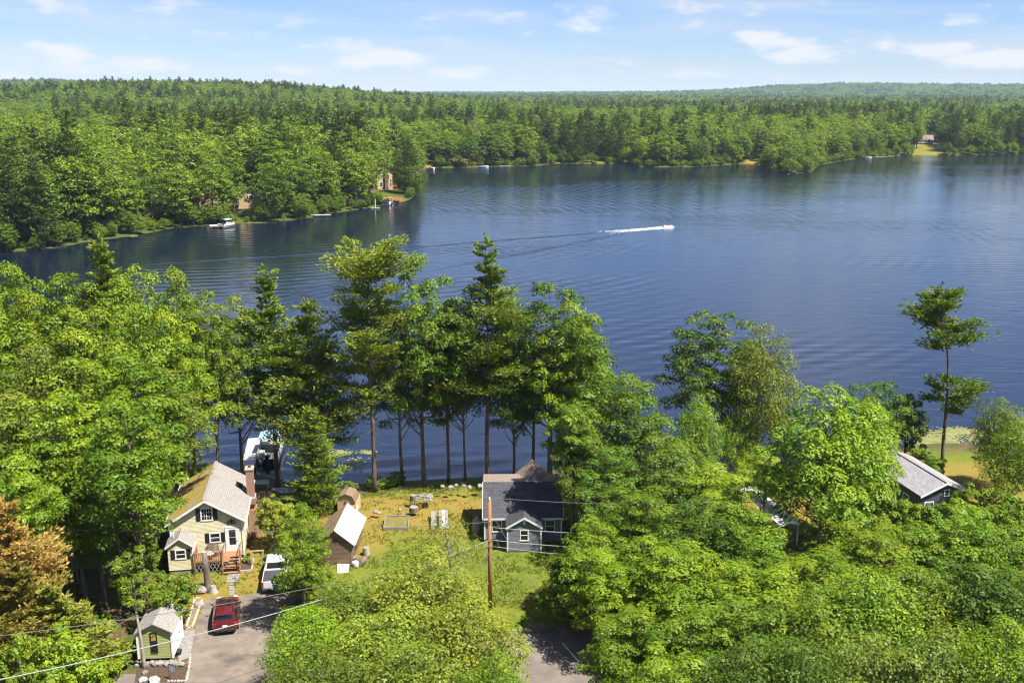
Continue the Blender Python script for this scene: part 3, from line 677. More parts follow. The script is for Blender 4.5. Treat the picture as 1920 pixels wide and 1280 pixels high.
put('round', 962, 640, 99, 3.6, DARK, 'dark leafy tree between the tallest pine and the large oak')
put('round', 1100, 600, 97, 3.2, GREEN, 'green crown on the right shoulder of the large oak')
put('tall', 1078, 572, 95.5, 3.9, GREEN, 'full green oak filling the right side of the large oak')
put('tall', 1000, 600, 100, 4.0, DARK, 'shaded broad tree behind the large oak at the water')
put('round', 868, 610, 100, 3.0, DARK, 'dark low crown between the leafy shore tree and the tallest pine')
put('tall', 600, 640, 99, 3.0, OLIVE, 'leafy crown behind the broad shaggy pine')
put('tall', 432, 560, 97, 3.6, OLIVE, 'slender leafy tree at the water just left of the dock')
put(pine(506, 11, 2.7, .04, .55, (5, 7), .3, 40, prof='cone', irregular=.3, lift=.1, plates=(3, 5)), 585, 760, 90, 2.9, (.135, .215, .015), 'young bright green spruce between the dock and the gambrel shed', name='spruce_tree')
put('round', 560, 942, 67.0, 2.25, BRIGHT, 'bushy bright green tree overhanging the silver pickup truck')
put('small', 588, 1062, 69, 1.7, BRIGHT, 'leafy tree left of the white-roofed brown shed')
put('small', 512, 928, 80, 1.7, LIME, 'small pale-leaved tree at the right side of the yellow cottage')
put('shrub', 562, 1075, 71, 1.9, BRIGHT, 'leafy bush behind the pickup truck tailgate', name='shrub', cat='shrub', grow=3.2)
# --- right half of the shore
put('tall', 1335, 568, 97, 4.8, (.085, .15, .011), 'big dark oak standing alone against the lake')
put('airy', 1432, 618, 93, 3.6, LIME, 'yellow-green tree leaning on the right side of the big dark oak')
put('round', 1160, 690, 85, 5.2, GREEN, 'leafy tree between the large oak and the big dark oak')
put('airy', 1312, 752, 90, 2.7, GREEN, 'thin open tree in front of the big dark oak')
put(broadleaf(91, 17, 3.6, .5, 62, 300, .23, asym=.4), 1076, 745, 82, 2.9, GREEN, 'tall leafy tree whose high crown overhangs the right end of the grey cottage')
put('small', 1078, 1038, 68, 2.4, DARK, 'low leafy tree on the lawn right of the guy wires')
put('small', 1046, 1085, 66, 1.5, GREEN, 'small leafy sapling beside the paved lot')
put('feather', 1555, 728, 72.5, 5.0, BRIGHT, 'bright green maple left of the slate-roofed cottage')
put('feather', 1625, 742, 80, 3.6, BRIGHT, 'feathery bright green tree overlapping the left end of the slate-grey roof')
put('round', 1640, 712, 97, 3.7, DARK, 'dark rounded tree at the water behind the bright green maple')
put('small', 1706, 742, 99, 2.4, DARK, 'small dark tree right of the dark rounded tree by the water')
put(pine(517, 20.5, 3.0, .38, .85, (4, 5), irregular=.55, prof='lone', curve=1.9, bend=math.pi, dead=9, skip=.26, bare=(.24, .48), per=44, lift=.02, flat=.3), 1768, 533, 99, 3.0, (.115, .19, .015), 'lone curved pine with bare trunk at the right shore', name='pine_tree', rot=0.0, dx=1.9)
put('airy', 1885, 752, 94, 3.0, OLIVE, 'open dark-stemmed tree at the right edge by the water')
put('airy', 1915, 800, 84, 3.0, GREEN, 'loose leafy tree at the right edge of the picture')
put('small', 1752, 800, 97, 1.6, BRIGHT, 'small bush at the foot of the lone curved pine', grow=3.0)
put('small', 1690, 832, 95, 2.2, GREEN, 'bush behind the slate-grey roof', grow=3.4)
put('small', 1620, 950, 75, 2.6, GREEN, 'leafy bush before the left wall of the slate-roofed cottage')
put('small', 1722, 948, 77, 2.0, GREEN, 'dense bush under the slate-grey gable window')
put('small', 1680, 925, 79, 2.2, BRIGHT, 'leafy tree touching the left eave of the slate-grey roof')
put('small', 1790, 935, 76, 2.6, BRIGHT, 'bright bush before the gable of the slate-roofed cottage')
put('small', 1850, 905, 79, 2.8, GREEN, 'leafy tree right of the slate-roofed cottage')
put('small', 1905, 930, 74, 2.6, GREEN, 'bush at the right edge beside the sandy yard')
put('round', 1440, 840, 84, 3.0, BRIGHT, 'light green tree between the big dark oak and the white shed roof')
put('airy', 1385, 770, 92, 2.4, GREEN, 'airy tree at the foot of the big dark oak')
# --- dense stand at the lower right
STAND = 'leafy tree in the dense green stand at the lower right'; SG = 'trees of the dense lower right stand'
for k, (kit, px, py, Y, rad, col) in enumerate([
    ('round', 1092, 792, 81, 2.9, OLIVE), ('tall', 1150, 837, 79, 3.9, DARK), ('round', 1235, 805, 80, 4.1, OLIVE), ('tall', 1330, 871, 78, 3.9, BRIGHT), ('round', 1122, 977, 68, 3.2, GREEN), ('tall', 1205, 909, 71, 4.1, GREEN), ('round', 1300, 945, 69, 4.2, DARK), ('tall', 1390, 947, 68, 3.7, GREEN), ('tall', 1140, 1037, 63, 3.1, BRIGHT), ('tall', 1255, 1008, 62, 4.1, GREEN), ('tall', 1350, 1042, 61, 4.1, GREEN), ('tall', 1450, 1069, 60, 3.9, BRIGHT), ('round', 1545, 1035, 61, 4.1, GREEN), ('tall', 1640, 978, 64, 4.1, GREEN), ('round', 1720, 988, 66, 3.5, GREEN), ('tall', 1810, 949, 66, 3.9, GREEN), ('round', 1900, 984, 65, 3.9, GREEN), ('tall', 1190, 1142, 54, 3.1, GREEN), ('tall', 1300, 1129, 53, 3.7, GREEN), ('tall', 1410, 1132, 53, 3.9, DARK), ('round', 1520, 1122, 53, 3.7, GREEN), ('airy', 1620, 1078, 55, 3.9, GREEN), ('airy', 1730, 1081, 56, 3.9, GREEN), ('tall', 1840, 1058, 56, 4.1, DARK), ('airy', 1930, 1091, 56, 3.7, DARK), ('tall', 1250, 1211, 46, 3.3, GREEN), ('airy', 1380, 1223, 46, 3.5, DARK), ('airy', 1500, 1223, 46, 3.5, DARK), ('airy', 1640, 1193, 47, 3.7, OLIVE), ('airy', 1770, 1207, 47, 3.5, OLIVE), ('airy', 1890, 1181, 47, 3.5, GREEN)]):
    put(kit, px, py, Y, rad, col, STAND, SG)
# --- airy trees at the bottom centre, in front of the lawn
for px, py, Y, rad, col, lb in [
    (655, 1095, 60, 3.6, LIME, 'airy yellow-green tree in front of the white board and stumps'),
    (800, 1045, 58, 4.2, LIME, 'airy yellow-green tree with pale twigs below the lawn'),
    (575, 1150, 56, 3.0, BRIGHT, 'leafy tree at the right edge of the gravel drive'),
    (720, 1150, 53, 4.0, LIME, 'airy tree in the middle of the bottom edge clump'),
    (880, 1140, 53, 3.6, LIME, 'airy tree left of the utility pole foot'),
    (600, 1225, 49, 3.3, OLIVE, 'lowest leafy tree beside the drive at the bottom edge'),
    (780, 1225, 47, 3.8, LIME, 'lowest airy tree at the bottom edge centre'),
    (925, 1240, 47, 2.8, BRIGHT, 'leafy tree at the bottom edge left of the paved lot')]:
    put('airy', px, py, Y, rad, col, lb)
put(broadleaf(81, 11, 3.0, .3, 40, 40, .17, bark=BARK_PALE, limbs=40, puff=(.2, .34), branch_r=.7), 842, 945, 67.5, 2.2, LIME, 'nearly bare twiggy tree left of the utility pole')
# --- the wood at the left
LW = 'leafy crown in the continuous canopy of the left wood'; LG = 'trees of the left wood'
put(pine(508, 22, 3.4, .3, .8), 188, 436, 99, 3.3, PINE, 'pine top poking above the left wood against the water', name='pine_tree')
for k, (kit, px, py, Y, rad, col) in enumerate([
    ('tall', -60, 500, 99, 5.0, GREEN), ('tall', 25, 498, 97, 4.6, BRIGHT), ('tall', 105, 492, 96, 4.4, GREEN), ('tall', 250, 492, 96, 4.6, BRIGHT), ('tall', 335, 508, 95, 4.2, GREEN), ('tall', 385, 545, 93, 3.6, GREEN),
    ('tall', -30, 545, 88, 4.8, GREEN), ('tall', 65, 552, 88, 4.8, BRIGHT), ('tall', 160, 548, 88, 4.8, GREEN), ('tall', 255, 560, 87, 4.6, GREEN), ('tall', 316, 590, 87, 3.9, BRIGHT),
    ('tall', -40, 640, 79, 4.8, GREEN), ('tall', 60, 640, 79, 4.6, OLIVE), ('tall', 150, 625, 79, 4.8, BRIGHT), ('tall', 245, 640, 79, 4.6, GREEN), ('tall', 296, 680, 82, 3.6, OLIVE),
    ('tall', 0, 745, 72, 4.3, OLIVE), ('tall', 100, 715, 72, 4.4, BRIGHT), ('tall', 272, 775, 80, 2.9, GREEN), ('tall', 20, 860, 66, 3.6, BRIGHT), ('round', 130, 850, 70, 3.8, GREEN)]):
    put(kit, px, py, Y, rad, col, LW, LG)
put('tall', 232, 720, 68.5, 4.6, GREEN, 'leafy tree with thick grey trunk left of the yellow cottage')
put('small', 314, 1074, 66.2, 2.0, GREEN, 'small leafy tree overhanging the green shed roof')
put('small', 262, 985, 71, 1.5, OLIVE, 'thin small tree beside the thick grey trunk')
put(broadleaf(71, 10, 1.9, .42, 24, 120, .17, bark=BARK_PALE, limbs=20, puff=(.2, .34)), 244, 1010, 61.5, 1.5, GREEN, 'slim pale-barked tree standing left of the green shed')
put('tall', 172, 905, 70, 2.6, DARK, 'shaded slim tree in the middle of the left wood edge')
put(pine(509, 13, 3.6, .16, .75, (4, 6), irregular=.35), 5, 935, 62, 2.7, RUST, 'dying pine with rusty orange needles', name='pine_tree')
put(pine(510, 10, 3.2, .2, .75, (4, 6), irregular=.35), 20, 1055, 58, 2.4, (.24, .19, .03), 'yellowing conifer below the rusty orange pine', name='pine_tree')
put(pine(511, 9, 2.6, .1, .7, (4, 6)), 95, 1105, 58, 2.2, (.2, .21, .025), 'yellow-green young conifer under the rusty pine', name='pine_tree')
put('small', 105, 1175, 54, 2.3, BRIGHT, 'bright green bush crossed by the lowest cable')
put('small', 30, 1190, 52, 2.0, GREEN, 'green bush at the bottom left corner')
put('small', 180, 1225, 56, 1.6, BRIGHT, 'low bush between the left corner and the green shed')
put('shrub', 215, 1185, 62, 1.4, BRIGHT, 'low shrub at the left wall of the green shed', name='shrub', cat='shrub', grow=1.8)
# --- undergrowth
rs = random.Random(3)
UG = 'low green shrub in the shaded undergrowth of the left wood'
for k in range(46):
    px, py = rs.uniform(-20, 300), rs.uniform(930, 1230)
    if px > 225 and py > 1080: continue
    p = G(px, py); put('shrub', px, py, p[1], rs.uniform(.7, 1.5), rs.choice([GREEN, BRIGHT, OLIVE, DARK]), UG, 'undergrowth shrubs of the left wood', name='shrub', cat='shrub', grow=rs.uniform(.8, 2.2))
for k in range(60):
    px, py = rs.uniform(1120, 1960), rs.uniform(930, 1290)
    if 1640 < px < 1860 and py < 1010: continue
    p = G(px, py); put('shrub', px, py, p[1], rs.uniform(.8, 1.7), rs.choice([GREEN, BRIGHT, OLIVE]), 'low green shrub beneath the dense lower right stand', 'undergrowth shrubs of the lower right stand', name='shrub', cat='shrub', grow=rs.uniform(.9, 2.4))
for k, (px, py) in enumerate([(705, 905), (725, 902), (745, 898), (660, 912), (1180, 905), (1240, 900), (1300, 905), (1370, 900), (1460, 895), (1540, 892), (1600, 885), (1660, 868), (1720, 850), (1850, 862), (1900, 850), (1100, 900), (360, 905), (320, 900)]):
    p = at_z(px, py, 1.0); put('shrub', px, py, p[1], rs.uniform(.8, 1.5), rs.choice([GREEN, BRIGHT, OLIVE]), 'low shrub growing on the near bank at the water edge', 'shrubs along the near bank', name='shrub', cat='shrub', grow=rs.uniform(.7, 1.6))
# ------------------------------------------------------------------ building materials
def lap_mat(name, col, rough=.6): return pm(name, col, tuple(x * .86 for x in col), scale=1.2, rough=rough, bump=.12, bscale=20, third=(tuple(x * .72 for x in col), .6, .58, .8))
YELLOW = lap_mat('cream_siding', (.60, .55, .36)); GREY_S = lap_mat('grey_siding', (.17, .18, .20)); SAGE = lap_mat('sage_siding', (.33, .34, .13)); BROWN_S = lap_mat('brown_siding', (.16, .10, .065)); SLATE_S = lap_mat('slate_siding', (.055, .065, .08)); TAN = lap_mat('tan_siding', (.48, .34, .20))
WHITE = pm('white_paint', (.72, .72, .70), (.62, .62, .60), scale=2, rough=.5, third=((.45, .44, .40), 3, .62, .8))
BLACK = pm('black_shutter_paint', (.012, .012, .014), (.022, .022, .024), scale=6, rough=.5)
GLASS = pm('window_glass', (.012, .015, .018), rough=.05, spec=.6)
BLIND = pm('window_blind', (.42, .42, .40), rough=.8)
CONC = pm('concrete', (.24, .225, .195), (.17, .155, .135), scale=3, rough=.9, bump=.2, bscale=30)
DECKW = pm('cedar_boards', (.30, .155, .075), (.21, .11, .055), scale=4, rough=.75, bump=.2, bscale=12, stretch=(.4, 4, 4))
REDWOOD = pm('red_deck', (.34, .085, .05), (.24, .06, .04), scale=4, rough=.7)
GREYW = pm('weathered_wood', (.27, .245, .21), (.18, .16, .135), scale=4, rough=.9, bump=.3, bscale=14, stretch=(.5, 4, 4))
TIMBER = pm('landscape_timber', (.42, .34, .23), (.32, .25, .17), scale=4, rough=.9, bump=.2, bscale=16)
METAL = pm('galvanised_metal', (.45, .46, .47), (.36, .37, .38), scale=6, rough=.4, metal=.7)
IRON = pm('black_iron', (.015, .015, .016), rough=.5)
SOIL = pm('dark_mulch', (.05, .03, .018), (.09, .055, .035), scale=9, rough=1, bump=.9, bscale=26)
STONE = pm('pale_stone', (.27, .25, .215), (.18, .165, .14), scale=5, rough=.9, bump=.4, bscale=18)
STONE2 = pm('grey_stone', (.18, .17, .16), (.12, .11, .10), scale=5, rough=.9, bump=.4, bscale=18)

def shingle_mat(name, col, col2, moss=None, row=.16, bw=.34, mrange=(.32, .62), mscale=.55):
    """asphalt shingles: courses with staggered tabs as fine relief, optional moss stains"""
    m, t, out = new_mat(name); L = t.links.new
    b = N(t, 'ShaderNodeBsdfPrincipled'); L(b.outputs[0], out.inputs['Surface']); b.inputs['Roughness'].default_value = .92; b.inputs['Specular IOR Level'].default_value = .2
    uv = N(t, 'ShaderNodeUVMap'); uv.uv_map = 'UVMap'
    br = N(t, 'ShaderNodeTexBrick'); L(uv.outputs[0], br.inputs['Vector']); br.inputs['Scale'].default_value = 1.0; br.inputs['Brick Width'].default_value = bw; br.inputs['Row Height'].default_value = row; br.inputs['Mortar Size'].default_value = .012
    br.inputs['Color1'].default_value = col + (1,); br.inputs['Color2'].default_value = col2 + (1,); br.inputs['Mortar'].default_value = tuple(x * .55 for x in col) + (1,)
    n = N(t, 'ShaderNodeTexNoise'); n.inputs['Scale'].default_value = mscale; n.inputs['Detail'].default_value = 8; n.inputs['Roughness'].default_value = .68; L(uv.outputs[0], n.inputs['Vector'])
    src = br.outputs['Color']
    if moss:
        r = N(t, 'ShaderNodeMapRange', interpolation_type='SMOOTHSTEP'); L(n.outputs['Fac'], r.inputs['Value']); r.inputs['From Min'].default_value, r.inputs['From Max'].default_value = mrange
        x = N(t, 'ShaderNodeMix', data_type='RGBA'); L(r.outputs[0], x.inputs['Factor']); L(src, x.inputs['A']); x.inputs['B'].default_value = moss + (1,); src = x.outputs['Result']
    n2 = N(t, 'ShaderNodeTexNoise'); n2.inputs['Scale'].default_value = 7; n2.inputs['Detail'].default_value = 6; L(uv.outputs[0], n2.inputs['Vector'])
    hs = N(t, 'ShaderNodeHueSaturation'); L(src, hs.inputs['Color'])
    mr = N(t, 'ShaderNodeMapRange'); L(n2.outputs['Fac'], mr.inputs['Value']); mr.inputs['From Min'].default_value = .3; mr.inputs['From Max'].default_value = .7; mr.inputs['To Min'].default_value = .75; mr.inputs['To Max'].default_value = 1.2; L(mr.outputs[0], hs.inputs['Value'])
    L(hs.outputs[0], b.inputs['Base Color'])
    bp = N(t, 'ShaderNodeBump'); bp.inputs['Strength'].default_value = .5; bp.inputs['Distance'].default_value = .02; L(br.outputs['Fac'], bp.inputs['Height']); bp.invert = True; L(bp.outputs[0], b.inputs['Normal'])
    return m
SH_GREY = shingle_mat('grey_shingles', (.28, .258, .235), (.24, .222, .205), moss=(.17, .15, .115), mrange=(.5, .78), mscale=.4); SH_MOSS = shingle_mat('mossy_shingles', (.27, .24, .19), (.23, .20, .16), moss=(.28, .20, .02), mrange=(.3, .6))
SH_DARK = shingle_mat('charcoal_shingles', (.07, .07, .08), (.05, .05, .06), moss=(.11, .10, .09), mrange=(.5, .75)); SH_PINK = shingle_mat('faded_brown_shingles', (.26, .20, .165), (.22, .17, .145)); SH_SLATE = shingle_mat('slate_grey_shingles', (.30, .29, .30), (.23, .225, .235), row=.2, bw=.4); SH_LEAF = shingle_mat("leaf_strewn_shingles", (.22, .155, .095), (.17, .12, .075), moss=(.34, .24, .05), mrange=(.45, .7))
SH_WHITE = pm('white_metal_roof', (.62, .61, .60), (.54, .53, .53), scale=1.4, rough=.45, third=((.5, .47, .42), 2.0, .62, .8))
def brick_mat():
    m, t, out = new_mat('chimney_brick'); L = t.links.new
    b = N(t, 'ShaderNodeBsdfPrincipled'); L(b.outputs[0], out.inputs['Surface']); b.inputs['Roughness'].default_value = .9
    tc = N(t, 'ShaderNodeTexCoord'); mp = N(t, 'ShaderNodeMapping'); L(tc.outputs['Object'], mp.inputs[0]); mp.inputs['Rotation'].default_value = (R(90), 0, 0)
    br = N(t, 'ShaderNodeTexBrick'); L(mp.outputs[0], br.inputs['Vector']); br.inputs['Scale'].default_value = 1; br.inputs['Brick Width'].default_value = .21; br.inputs['Row Height'].default_value = .075; br.inputs['Mortar Size'].default_value = .009
    br.inputs['Color1'].default_value = (.30, .115, .06, 1); br.inputs['Color2'].default_value = (.22, .085, .05, 1); br.inputs['Mortar'].default_value = (.33, .28, .22, 1); L(br.outputs['Color'], b.inputs['Base Color']); return m
BRICK = brick_mat()

# ------------------------------------------------------------------ building parts (local frame: front faces -Y)
def roof_slab(name, quad, t, mat, parent):
    """roof slope; quad = eave-left, eave-right, ridge-right, ridge-left seen from above/outside; UV in metres"""
    mb = MB().slab(quad, t); o = mb.build(name, mat, parent)
    a, b_, c, d = [Vector(p) for p in quad]; ux = (b_ - a).normalized(); vy = (d - a); vy = (vy - ux * vy.dot(ux)).normalized()
    uvl = o.data.uv_layers.new(name='UVMap')
    for lp in o.data.loops:
        q = o.data.vertices[lp.vertex_index].co - a; uvl.data[lp.index].uv = (q.dot(ux), q.dot(vy))
    return o
def lap_wall(name, poly, M, mat, parent, course=.115, lip=.014, back=.12):
    """clapboards: horizontal courses clipped to a convex (a, z) polygon; outward is -Y of M"""
    mb = MB(M); zs = [p[1] for p in poly]; z0, z1 = min(zs), max(zs)
    def span(z):
        xs_ = []
        for (a, za), (b_, zb) in zip(poly, poly[1:] + poly[:1]):
            if abs(zb - za) < 1e-9:
                continue
            if min(za, zb) - 1e-9 <= z <= max(za, zb) + 1e-9: xs_.append(a + (b_ - a) * (z - za) / (zb - za))
        return (min(xs_), max(xs_)) if xs_ else None
    brk = sorted(set([z0, z1] + [z for z in zs if z0 < z < z1] + list(np.arange(z0 + course, z1, course))))
    for a, b_ in zip(brk[:-1], brk[1:]):
        if b_ - a < 1e-4: continue
        s0, s1 = span(a + 1e-5), span(b_ - 1e-5)
        if not s0 or not s1: continue
        mb.add([(s0[0], -lip, a), (s0[1], -lip, a), (s1[1], 0, b_), (s1[0], 0, b_), (s0[0], 0, a), (s0[1], 0, a)], [(0, 1, 2, 3), (4, 5, 1, 0)])
    mb.add([(p[0], back, p[1]) for p in poly], [tuple(range(len(poly) - 1, -1, -1))])
    o = mb.build(name, mat, parent); return o
def window(parent, M, w, h, trim=.09, mat=None, muntin=True, style='double', blind=False):
    """window in the wall plane of M (origin = centre): trim frame > panes, sash bars"""
    mat = mat or WHITE; mb = MB(M); d = .05
    for (cx, cz, sx, sz) in ((0, h / 2 + trim / 2, w + 2 * trim, trim), (0, -h / 2 - trim / 2, w + 2 * trim + .06, trim), (-w / 2 - trim / 2, 0, trim, h), (w / 2 + trim / 2, 0, trim, h)):
        mb.box((cx, -d / 2 - .005, cz), (sx, d, sz))
    f = mb.build('window', mat, parent)
    if style == 'double':
        for s in (-1, 1):
            MB(M).box((0, -.012, s * h / 4), (w, .016, h / 2 - .01)).build('pane', BLIND if (blind and s > 0) else GLASS, f)
        MB(M).box((0, -.03, 0), (w, .03, .05)).build('sash_bar', mat, f)
    else:
        for s in (-1, 1): MB(M).box((s * w / 4, -.012, 0), (w / 2 - .01, .016, h)).build('pane', GLASS, f)
        mm = MB(M).box((0, -.03, 0), (.05, .03, h))
        for zz in (-h / 6, h / 6): mm.box((0, -.026, zz), (w, .018, .022))
        for s in (-1, 1): mm.box((s * w / 4, -.028, 0), (.022, .02, h))
        mm.build('sash_bar', mat, f)
    return f
def shutters(parent, M, w, h, sw=.36, trim=.09):
    for s in (-1, 1):
        mb = MB(M); x = s * (w / 2 + trim + sw / 2 + .02)
        mb.box((x, -.025, 0), (sw, .03, h + .12))
        for k in range(int(h / .09)): mb.box((x, -.045, -h / 2 + .05 + k * .09), (sw - .1, .014, .05), rx=.5)
        mb.build('shutter', BLACK, parent)
T = Matrix.Translation
def RZ(a): return Matrix.Rotation(a, 4, 'Z')

# ------------------------------------------------------------------ yellow cottage
pr = at_z(382, 937, GZ + 5.75)          # front peak of its roof
TH = R(9.6); yc = empty('cottage', (0, 0, 0), TH); W = 5.7; LEN = 8.4; EZ = 3.75; PZ = 5.72
fx, fy = math.sin(TH), -math.cos(TH)
yc.location = (pr[0] - fx * .35, pr[1] - fy * .35, GZ)   # origin: middle of the front wall on the ground
tag(yc, 'cream-yellow clapboard cottage with black shutters and mossy gable roof', 'house')
hw = W / 2; ov = .38; pitch = (PZ - EZ) / (hw + ov)
Fm = Matrix.Identity(4)
MB().box((0, LEN / 2, .2), (W - .1, LEN - .1, .9)).build('foundation', CONC, yc)
wl = PZ - pitch * hw - .1
front_poly = [(-hw, .55), (hw, .55), (hw, wl), (0, PZ - .12), (-hw, wl)]
lap_wall('front_wall', front_poly, Fm, YELLOW, yc)
lap_wall('back_wall', front_poly, T((0, LEN, 0)) @ RZ(math.pi), YELLOW, yc)
lap_wall('side_wall', [(0, .55), (LEN, .55), (LEN, wl), (0, wl)], T((hw, 0, 0)) @ RZ(math.pi / 2), YELLOW, yc)
lap_wall('side_wall', [(-LEN, .55), (0, .55), (0, wl), (-LEN, wl)], T((-hw, 0, 0)) @ RZ(-math.pi / 2), YELLOW, yc)
for x in (-hw, hw): MB().box((x * 1.003, -.012, (wl + .55) / 2), (.12, .12, wl - .55)).build('corner_board', WHITE, yc)
e = hw + ov; ez = PZ - pitch * e; y0, y1 = -.35, LEN + .35
roof_slab('roof_slope', [(-e, y1, ez), (-e, y0, ez), (0, y0, PZ), (0, y1, PZ)], .12, SH_MOSS, yc)
rr_ = roof_slab('roof_slope', [(e, y0, ez), (e, y1, ez), (0, y1, PZ), (0, y0, PZ)], .12, SH_GREY, yc)
MB().box((0, (y0 + y1) / 2, PZ + .005), (.26, y1 - y0 + .01, .05)).build('ridge_cap', SH_WHITE if False else GREYW, yc)
for s in (-1, 1):
    MB().hexa([(s * 0, y0 - .025, PZ - .2), (s * e, y0 - .025, ez - .2), (s * e, y0 + .0, ez - .2), (0, y0, PZ - .2), (0, y0 - .025, PZ - .012), (s * e, y0 - .025, ez - .012), (s * e, y0, ez - .012), (0, y0, PZ - .012)]).build('rake_board', WHITE, yc)
    MB().box((s * (e + .02), (y0 + y1) / 2, ez - .1), (.05, y1 - y0, .14)).build('gutter', WHITE, yc)
sk = MB(); n_ = Vector((pitch, 0, 1)).normalized()
c_ = Vector((2.15, 5.9, PZ - pitch * 2.15)) + n_ * .03; sk.box(tuple(c_), (.62, .95, .1), ry=math.atan(pitch)); sk.build('skylight', IRON, yc)
# chimney against the right wall
ch = MB().box((hw + .36, 5.1, 3.1), (.62, .8, 6.2)).build('chimney', BRICK, yc)
MB().box((hw + .36, 5.1, 6.24), (.74, .92, .12)).box((hw + .36, 5.1, 6.33), (.5, .68, .08)).build('chimney_cap', TIMBER, ch)
MB().box((hw + .36, 5.1, 6.385), (.28, .42, .03)).build('flue', IRON, ch)
MB().box((hw + .42, 5.1, 3.4), (.66, 1.25, .55)).box((hw + .42, 5.1, 1.3), (.7, 1.4, 2.6)).build('chimney_base', BRICK, ch)
# front openings
M1 = T((.08, 0, 4.35)); window(yc, M1, .78, .98, style='casement'); shutters(yc, M1, .78, 1.0)
M2 = T((.62, 0, 2.25)); window(yc, M2, .72, .72); shutters(yc, M2, .72, .74, sw=.33)
dr = MB().box((2.02, -.03, 1.98), (.9, .05, 2.02)).build('door', WHITE, yc)
MB().box((2.02, -.06, 2.55), (.52, .02, .62)).build('pane', GLASS, dr); MB().box((2.02, -.06, 1.87), (.52, .02, .62)).build('pane', GLASS, dr)
MB().box((2.34, -.08, 1.9), (.04, .05, .12)).build('handle', METAL, dr)
mb = MB()
for (x, z, sx, sz) in ((1.5, 2.0, .12, 2.14), (2.54, 2.0, .12, 2.14), (2.02, 3.11, 1.16, .12)): mb.box((x, -.035, z), (sx, .06, sz))
mb.build('door_trim', WHITE, dr)
# black eagle-like ornament over the door
mb = MB(); mb.box((2.02, -.05, 3.42), (.62, .04, .07)).box((2.02, -.05, 3.56), (.5, .03, .035))
for s in (-1, 1): mb.tube([(2.02, -.06, 3.6), (2.02 + s * .2, -.06, 3.72), (2.02 + s * .36, -.06, 3.55), (2.02 + s * .3, -.06, 3.42)], [.05, .045, .03, .02], 6)
mb.tube([(2.02, -.06, 3.5), (2.02, -.06, 3.78), (2.02, -.07, 3.9)], [.05, .045, .03], 6); mb.build('ornament', IRON, yc)
# side window on the sunny wall
window(yc, T((hw, 3.0, 2.3)) @ RZ(math.pi / 2), .7, .9)
window(yc, T((hw, 6.9, 2.3)) @ RZ(math.pi / 2), .7, .9)
# bump-out at the left front with its own little gable
bx0, bx1, by = -hw - .05, -hw + 1.85, -1.75; bm_ = (bx0 + bx1) / 2; bw = bx1 - bx0; be = 2.62; bp_ = 3.3
an = MB().box((bm_, by / 2, .2), (bw - .1, -by - .1, .7)).build('annex_base', CONC, yc)
lap_wall('annex_wall', [(bx0, .42), (bx1, .42), (bx1, be), (bm_, bp_ - .1), (bx0, be)], T((0, by, 0)), YELLOW, yc)
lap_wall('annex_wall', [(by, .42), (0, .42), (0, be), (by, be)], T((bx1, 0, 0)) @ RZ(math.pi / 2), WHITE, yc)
lap_wall('annex_wall', [(0, .42), (-by, .42), (-by, be), (0, be)], T((bx0, 0, 0)) @ RZ(-math.pi / 2), YELLOW, yc)
k = bw / 2 + .18; pz_ = (bp_ - be) / (bw / 2); ea = bp_ - pz_ * k
roof_slab('annex_roof', [(bm_ - k, -.02, ea), (bm_ - k, by - .2, ea), (bm_, by - .2, bp_), (bm_, -.02, bp_)], .09, SH_GREY, yc)
roof_slab('annex_roof', [(bm_ + k, by - .2, ea), (bm_ + k, -.02, ea), (bm_, -.02, bp_), (bm_, by - .2, bp_)], .09, SH_GREY, yc)
for s in (-1, 1):
    MB().hexa([(bm_, by - .225, bp_ - .16), (bm_ + s * k, by - .225, ea - .16), (bm_ + s * k, by - .2, ea - .16), (bm_, by - .2, bp_ - .16), (bm_, by - .225, bp_ - .01), (bm_ + s * k, by - .225, ea - .01), (bm_ + s * k, by - .2, ea - .01), (bm_, by - .2, bp_ - .01)]).build('rake_board', WHITE, yc)
M3 = T((bm_ + .04, by, 1.78)); window(yc, M3, .68, .68); shutters(yc, M3, .68, .72, sw=.32)
MB().cyl((bm_ - .55, -.9, 2.8), .045, .62, 8).build('vent_pipe', WHITE, yc)
# porch deck, rail and steps
dk = MB()
for i in range(13): dk.box((.5 + 0, -.1 - .14 * i - .07, .92), (2.7, .13, .04))
dk = dk.build('porch_deck', DECKW, yc); dk['kind'] = 'stuff'
mb = MB()
for i in range(18): mb.box((-.8 + i * .155, -1.9, .45), (.05, .03, .85), ry=.5 if i % 2 else -.5)
mb.build('lattice', GREYW, dk)
rl = MB()
for a, b_ in (((-.85, -1.9), (1.3, -1.9)),):
    rl.box(((a[0] + b_[0]) / 2, a[1], 1.82), (b_[0] - a[0], .12, .05)); rl.box(((a[0] + b_[0]) / 2, a[1], 1.06), (b_[0] - a[0], .06, .07))
    for i in range(17): rl.box((a[0] + .08 + i * .128, a[1], 1.43), (.045, .045, .72))
rl.box((-.85, -.98, 1.82), (.1, 1.8, .05))
for i in range(11): rl.box((-.85, -1.82 + i * .16, 1.43), (.045, .045, .72))
rl.build('railing', DECKW, yc)
for x in (-.85, 1.35, 2.72): MB().box((x, -1.92, 1.1), (.11, .11, 1.75)).build('post', DECKW, yc)
MB().box((2.03, -.55, .93), (1.35, 1.05, .06)).build('landing', DECKW, yc)
for i in range(5):
    MB().box((2.03, -1.22 - i * .27, .77 - i * .155), (1.28, .28, .05)).build('tread', DECKW, yc)
